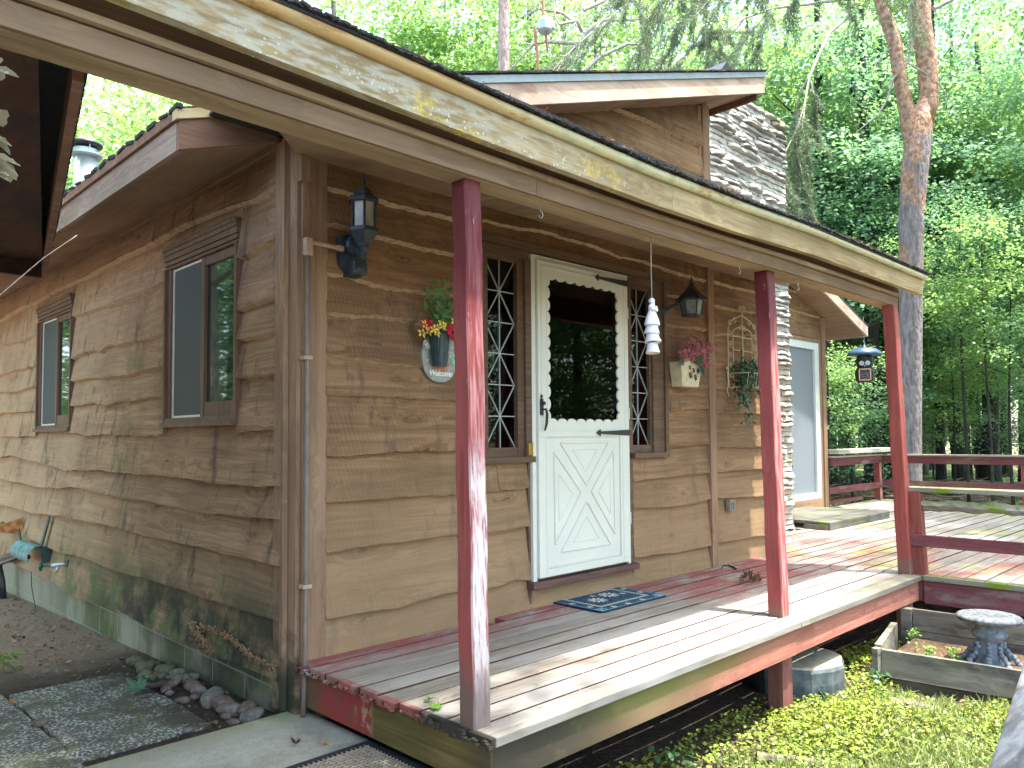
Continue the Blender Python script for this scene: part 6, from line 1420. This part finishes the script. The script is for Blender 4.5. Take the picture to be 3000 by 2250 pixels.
for k, (px_, d, r, bm_, ln, lb) in enumerate(named):
    r *= (d+5)/d; d += 5
    x, y = polar(hd(px_), d); h = rnd.uniform(13, 16); side = Vector((math.sin(math.radians(45)), -math.cos(math.radians(45))))
    ca, sa = math.cos(math.radians(hd(px_)))*1.9, math.sin(math.radians(hd(px_)))*1.9
    cr = [(ca+rnd.uniform(-.8, .8), sa+rnd.uniform(-.8, .8), rnd.uniform(5.9, 6.8), rnd.choice((0, 1, 2)), rnd.uniform(.85, 1.05), rnd.uniform(0, 6)), (ca+rnd.uniform(-1, 1)+ln*side.x*.6, sa+rnd.uniform(-1, 1), rnd.uniform(9, 11), rnd.choice((0, 1, 2)), 1.1, rnd.uniform(0, 6))]
    if k % 2 == 0: cr.append((rnd.uniform(-1.8, 1.8), rnd.uniform(-1.8, 1.8), rnd.uniform(2.6, 3.4), 3, rnd.uniform(.65, .85), rnd.uniform(0, 6)))
    tree(x, y, h, r, cr, bm_, (L_deep, L_mid, L_deep)[k % 3], (side.x*ln, side.y*ln), lb+", leafy maple", G1, bare=.25)
# understory and fill: heading, distance, height, material
G2 = "leafy trees of the surrounding wood"
fill = []
for hh, d, h in ((8, 24, 14), (4.5, 21, 14), (15, 28, 16), (20, 30, 16), (13, 33, 17), (19, 25, 14), (24, 24, 15), (26, 31, 16), (29, 21, 14), (23.5, 36, 17),
                 (31, 26, 15), (34, 21, 14), (36.5, 29, 16), (39, 19, 15), (42, 25, 17), (45, 20, 15), (48, 28, 17), (50.5, 21, 16), (53, 25, 15), (57, 20, 14), (60, 27, 14), (64, 21, 12), (68, 25, 12), (75, 19, 10), (80, 24, 11), (40, 34, 18), (52, 34, 17)): fill.append((hh, d, h))
for k, (hh, d, h) in enumerate(fill):
    x, y = polar(hh, d); right = hh < 33
    lm = (L_deep if k % 3 else L_mid) if right else (L_bright if k % 3 else L_mid)
    cr = [(rnd.uniform(-.5, .5), rnd.uniform(-.5, .5), h*.78, k % 3, 1.15, rnd.uniform(0, 6)), (rnd.uniform(-1, 1), rnd.uniform(-1, 1), h*.47, (k+1) % 3, 1.1, rnd.uniform(0, 6))]
    if right and k % 2: cr.append((rnd.uniform(-1.5, 1.5), rnd.uniform(-1.5, 1.5), h*.24, 3, .9, rnd.uniform(0, 6)))
    where = "right of the big forked pine" if hh < 20 else ("between chimney and forked pine" if hh < 33 else ("behind the upper roof" if hh < 50 else "left of the antenna, above the porch roof" if hh < 66 else "seen in the gap between garage and cabin roofs"))
    tree(x, y, h, rnd.uniform(.09, .17), cr, B_grey if k % 2 else B_dark, lm, (rnd.uniform(-.6, .6), rnd.uniform(-.6, .6)), "broadleaf tree %s, part of the wood" % where, G2, kind="broadleaf_tree")
# saplings with low leaves near the deck
G3 = "low leafy saplings beyond the deck"
for k, (px_, d, z) in enumerate(((2420, 17, 2.6), (2490, 19, 1.8), (2610, 22, 2.2), (2790, 22, 3.0), (2960, 19, 3.4), (2860, 26, 2.3), (2900, 18, 4.4), (2830, 19, 5.6), (2990, 28, 1.7), (2730, 30, 1.9))):
    x, y = polar(hd(px_), d); tree(x, y, z+1.6, .035, [(0, 0, z+.4, 3, rnd.uniform(.62, .8), rnd.uniform(0, 6))], B_dark, L_deep if k % 3 else L_mid, label="young low maple sapling with layered leaves beyond the deck railing", group=G3, kind="maple_sapling", bare=.3)
# tall trees around the viewpoint: they shade the left side and show in the window panes
for k, (x, y, h, r, cr, lb) in enumerate(((-6.5, -5.5, 13, .22, [(5.6, .6, 9.2, 2, 1.25, 1), (2.4, 2.2, 10.5, 0, 1.2, 2), (5.9, 4.6, 8.8, 3, 1.3, 4)], "tall maple whose boughs reach over the cabin corner"), (-6.8, 3.2, 14, .24, [(3.4, 0, 9.5, 2, 1.25, 3), (.5, .5, 6, 1, 1.0, 4)], "tall maple beyond the garage"),
        (-4.5, 11.6, 14, .26, [(.6, 0, 9, 0, 1.2, 0), (.2, 2.0, 4, 3, 1.2, 2)], "thick trunk mirrored in the cabin windows"), (-9, 13, 13, .2, [(0, 0, 8, 2, 1.2, 0), (0, 0, 3.6, 3, 1.3, 1)], "maple mirrored in the left window"), (-8, 8.5, 12, .18, [(0, 0, 8, 1, 1.2, 0), (0, 0, 4, 0, .8, 1)], "maple beside the mirrored thick trunk"), (-12, 17, 14, .2, [(0, 0, 7, 2, 1.5, 0), (0, 0, 3, 1, 1.0, 1)], "maple farthest back beyond the garage"),
        (1.5, -11, 14, .2, [(0, 1.4, 9.8, 1, 1.2, 0), (2, 0, 7, 0, 1, 0)], "maple opposite the white door"), (9.5, -7.5, 14, .2, [(.3, 3.2, 10.5, 0, 1.1, 0), (-2.6, 4.0, 9.6, 3, 1.1, 0), (2.2, 4.6, 10, 2, .9, 2), (0, 0, 7, 2, 1.1, 0)], "maple opposite the side deck"), (13, -7, 13, .18, [(0, 1, 9.5, 1, 1.1, 0), (0, 0, 6, 2, 1, 0)], "maple at the far corner of the deck"))):
    tree(x, y, h, r, cr, B_grey, L_mid if k % 2 else L_deep, label=lb, group="tall trees around the yard", kind="maple_tree")
for k, (x, y, h) in enumerate(((-6.8, 15.5, 12), (-4.6, 17.5, 12), (-5.5, 22, 13), (-8.5, 20.5, 13), (-10.5, 25.5, 13), (11.5, -9.5, 12), (15.5, -11.5, 13), (18, -15.5, 13), (13, -15, 12), (8, -13, 12), (22, -17, 14), (26, -12, 13), (5, -15, 13))):
    tree(x, y, h, .16, [(0, 0, h*.72, k % 3, 1.15, k), (.4, .3, h*.42, (k+1) % 3, 1.05, k*2), (0, 0, 2.0, 3, 1.1, k)], B_dark if k % 2 else B_grey, L_mid if k % 2 else L_deep, label=("broadleaf tree mirrored in the cabin's side windows" if k < 5 else "broadleaf tree mirrored in the front door panes"), group="mirrored trees "+("left" if k < 5 else "opposite the porch"), kind="broadleaf_tree")
# big forked red pine beyond the deck
t = empty("forked_pine", (13.65, 1.66, -.5), "big forked red pine with orange upper bark beyond the deck", "tree")
mb = MB()
mb.tube([(13.68, 1.68, -.6), (13.61, 1.66, .08), (13.56, 1.61, 1.55), (13.52, 1.53, 3.46), (13.47, 1.45, 5.2), (13.50, 1.36, 6.2), (13.55, 1.27, 6.9), (13.63, 1.16, 7.4)], [.25, .20, .195, .20, .22, .235, .215, .12], 20, jit=.035)
mb.tube([(13.49, 1.38, 5.9), (13.46, 1.40, 6.5), (13.38, 1.44, 7.1), (13.28, 1.5, 7.61), (13.18, 1.55, 8.38), (12.96, 1.71, 9.21), (12.70, 1.9, 10.3), (12.4, 2.1, 12)], [.13, .15, .135, .12, .122, .115, .09, .07], 14, jit=.04)
mb.tube([(13.53, 1.30, 6.6), (13.66, 1.14, 7.29), (13.63, 1.14, 7.93), (13.51, 1.19, 8.82), (13.48, 1.16, 9.84), (13.44, 1.08, 11.76), (13.4, 1.1, 14)], [.19, .165, .175, .165, .16, .15, .12], 18, jit=.03)
part("trunk", mb, B_pine, t, True)
mb = MB()
mb.tube([(13.42, 1.25, 9.2), (13.34, 1.35, 9.1), (13.35, 1.33, 8.82), (13.37, 1.33, 8.25), (13.29, 1.40, 7.99), (13.1, 1.6, 7.68), (13.06, 1.66, 7.36), (12.93, 1.8, 7.04), (12.67, 2.1, 6.73)], [.03, .035, .036, .034, .028, .024, .02, .015, .008], 7)
mb.tube([(13.29, 1.38, 8.0), (13.45, 1.15, 7.8), (13.62, .95, 7.55), (13.75, .78, 7.2), (13.8, .7, 6.9)], [.02, .018, .015, .011, .006], 6)
mb.tube([(13.2, 1.45, 8.4), (13.0, 1.7, 8.2), (12.85, 1.85, 7.9), (12.8, 1.9, 7.6)], [.02, .016, .012, .006], 6)
mb.tube([(13.6, 1.0, 9.0), (14.0, .5, 9.3), (14.5, -.1, 9.9)], [.05, .035, .02], 7)
part("dead_branches", mb, B_twig, t)
# drooping needle boughs left of the forks
r2 = np.random.RandomState(21); c = []; up = []; nn = []
mbb = MB(); rnd.seed(12)
def bough(p, d, L, rad, depth):
    p = Vector(p); d = Vector(d).normalized(); pts = [p.copy()]; 
    for i in range(6):
        d = (d+Vector((rnd.uniform(-.22, .22), rnd.uniform(-.22, .22), rnd.uniform(-.24, .10)))).normalized(); p = p+d*L/6; pts.append(p.copy())
        if depth and i > (1 if depth == 2 else 0):
            for s_ in (-1, 1):
                if rnd.random() < .9: bough(p, d+s_*Vector((d.y, -d.x, 0))*rnd.uniform(.5, 1.1)+Vector((0, 0, rnd.uniform(-.7, .1))), L*rnd.uniform(.3, .5), rad*.45, depth-1)
        if depth < 2:
            for q in range(27):
                u = (Vector((rnd.gauss(0, 1), rnd.gauss(0, 1), rnd.gauss(0, 1))).normalized()*.7+d*.8).normalized(); Ln = rnd.uniform(.07, .12); b_ = p-d*rnd.random()*L/6
                c.append(tuple(b_+u*Ln*.5)+(Ln,)); up.append(tuple(u))
    mbb.tube(pts, [rad*(1-.8*i/6) for i in range(7)], 5)
for p, d, L in (((12.5, 2.0, 9.6), (-1, .25, -.12), 5.2), ((12.4, 2.0, 9.9), (-1, .05, -.22), 4.8), ((12.6, 2.0, 10.6), (-1, .3, -.25), 5.8), ((12.8, 1.8, 9.3), (-.8, .7, -.25), 4.2), ((12.6, 2.0, 10.8), (-.95, .05, -.32), 5.2), ((12.6, 2, 10.2), (-1, .15, -.45), 4.6), ((12.5, 2.1, 8.9), (-.9, .55, -.4), 3.8)): bough(p, d, L, .035, 2)
c = np.array(c); part("needles", leaf_mesh("needles", c[:, :3], r2.normal(size=(len(c), 3)), c[:, 3]*1.0, 'needle', np.array(up)), L_pine, t); part("boughs", mbb, B_twig, t)
rnd.seed(45)
# straight pine behind the roof with bare crooked branches
t = empty("bare_pine", (8.75, 5.6, -.5), "straight tan pine trunk with bare crooked branches behind the upper roof", "tree")
mb = MB(); mb.tube([(8.75, 7.6, -.5), (8.68, 7.45, 4.0), (8.62, 7.37, 8.5), (8.61, 7.33, 10.5), (8.6, 7.25, 13)], [.17, .13, .115, .105, .09], 14, jit=.04)
trunk_shift = 0
t.location = (8.75, 7.6, -.5); bpy.context.view_layer.update(); part("trunk", mb, B_tan, t, True)
mb = MB()
def crook(p, seq, r, sub=3):
    pts = [Vector(p)]+[Vector(q) for q in seq]; mb.tube(pts, [r*(1-.7*i/(len(pts)-1)) for i in range(len(pts))], 6)
    for q in pts[1:]:
        for _ in range(sub):
            d = Vector((rnd.uniform(-1, 1), rnd.uniform(-.4, .4), rnd.uniform(-1.2, .5))).normalized(); L = rnd.uniform(.25, .8); a = q+d*L*.5+Vector((rnd.uniform(-.1, .1), 0, rnd.uniform(-.1, .1))); b = a+(d+Vector((rnd.uniform(-.6, .6), 0, rnd.uniform(-.8, .4)))).normalized()*L*.6
            mb.tube([q, a, b], [.011, .008, .003], 4)
V = Vector; sh = Vector((.9, 1.55, .72))
def S3(pts, s_=1.155): c0 = V((-1.95, -3.47, 1.084)); return [c0+(V(p)-c0)*s_ for p in pts]
for seq in ([(8.49, 5.23, 7.57), (8.71, 4.99, 7.85), (9.05, 4.64, 8.07), (9.19, 4.51, 8.06), (9.3, 4.41, 7.85), (9.5, 4.22, 7.75), (9.59, 4.14, 7.6)],
            [(8.47, 5.21, 8.07), (8.4, 5.28, 8.08), (8.01, 5.66, 8.12), (7.84, 5.83, 8.07), (7.59, 6.1, 7.65), (7.34, 6.37, 7.29)],
            [(8.49, 5.18, 8.25), (8.7, 4.96, 8.49), (9.09, 4.58, 8.5), (9.56, 4.11, 8.55)], [(8.45, 5.2, 8.3), (8.24, 5.13, 8.38), (8.03, 5.35, 8.32), (7.96, 5.4, 8.45), (7.94, 5.41, 8.95)],
            [(8.45, 5.2, 8.35), (8.2, 5.4, 8.6), (7.9, 5.7, 8.7), (7.6, 5.95, 8.5)], [(8.5, 5.2, 7.9), (8.3, 5.4, 7.7), (8.1, 5.6, 7.5)], [(8.5, 5.2, 8.7), (8.9, 4.9, 8.95), (9.3, 4.6, 8.9)]):
    p_ = S3(seq); crook(p_[0], p_[1:], .05, 4)
part("dead_branches", mb, B_twig, t)
# dark leaning limb of a tree at the upper right
x, y = polar(hd(2885), 27); tree(x, y, 19, .15, [(-1.5, 1, 15.5, 0, 1, 0)], B_dark, L_mid, (-1.6, 1.6), "dark leaning trunk crossing the upper right of the wood", kind="maple_tree", bare=.6)
# far wood as one mass
r3 = np.random.RandomState(33); n = 90000
hd_ = np.radians(r3.uniform(-5, 100, n)); dist = r3.uniform(40, 60, n); zz = -.6+20*r3.rand(n)**.9
keep = (np.sin(hd_*37)*np.sin(zz*.9+hd_*20)+r3.normal(size=n)*.5 > -.55) & ((zz > 2.2) | (r3.rand(n) < .35))
C_ = np.stack([C0[0]+dist*np.cos(hd_), C0[1]+dist*np.sin(hd_), zz], 1)[keep]
thin = (np.degrees(hd_)[keep] > 62) & (r3.rand(len(C_)) < .45); C_ = C_[~thin]
tag(obj("far_wood", leaf_mesh("far_wood", C_, r3.normal(size=C_.shape)*.6+np.array([0, 0, .8]), r3.uniform(.28, .55, len(C_)), 'quad'), L_mid), "far wood seen as one green mass behind the nearer trees", "woodland", kind="stuff")
mb = MB()
for k in range(90):
    x, y = polar(rnd.uniform(8, 70), rnd.uniform(32, 52)); r = rnd.uniform(.08, .2); mb.tube([(x, y, -.6), (x+rnd.uniform(-.5, .5), y, 9)], [r, r*.6], 6)
tag(obj("far_trunks", mb, B_dark), "distant trunks standing in the far wood as one mass", "woodland", kind="stuff")
# brush pile of fallen branches and forest undergrowth
mb = MB()
for k in range(260):
    hh, d = rnd.uniform(13, 26), rnd.uniform(19, 26); x, y = polar(hh, d); a = rnd.uniform(-.6, .6)+math.radians(-45); L = rnd.uniform(.5, 2.2); z = gz(x, y)+.05+abs(rnd.gauss(0, .16))
    mb.tube([(x, y, z), (x+math.cos(a)*L*.5, y+math.sin(a)*L*.5, z+rnd.uniform(-.03, .12)), (x+math.cos(a)*L, y+math.sin(a)*L, z+rnd.uniform(-.15, .2))], [rnd.uniform(.012, .045), .02, .006], 5)
tag(obj("brush_pile", mb, wood("dead_branches", (.10, .075, .06), (.36, .27, .21), 'X', 14, knots=0)), "tangle of fallen dead branches on the forest floor beyond the railing", "brush", kind="stuff")
c = []
for k in range(42000):
    hh, d = rnd.uniform(6, 42), 13.5+22*rnd.random()**.8; x, y = polar(hh, d)
    if x < 12 and y < 7: continue
    if math.sin(x*.9+2*math.sin(y*.5))*math.sin(y*1.1+x*.3)+rnd.gauss(0, .35) < .0: continue
    c.append((x, y, gz(x, y)+.03+.12*rnd.random()))
c = np.array(c); tag(obj("undergrowth", leaf_mesh("undergrowth", c, r3.normal(size=c.shape)*.5+np.array([0, 0, 1]), r3.uniform(.05, .13, len(c)), 'quad'), L_mid), "low green undergrowth patches on the forest floor", "undergrowth", kind="stuff")
for o in S.objects:
    if o.type == 'MESH' and o.get('kind') is None and False: pass
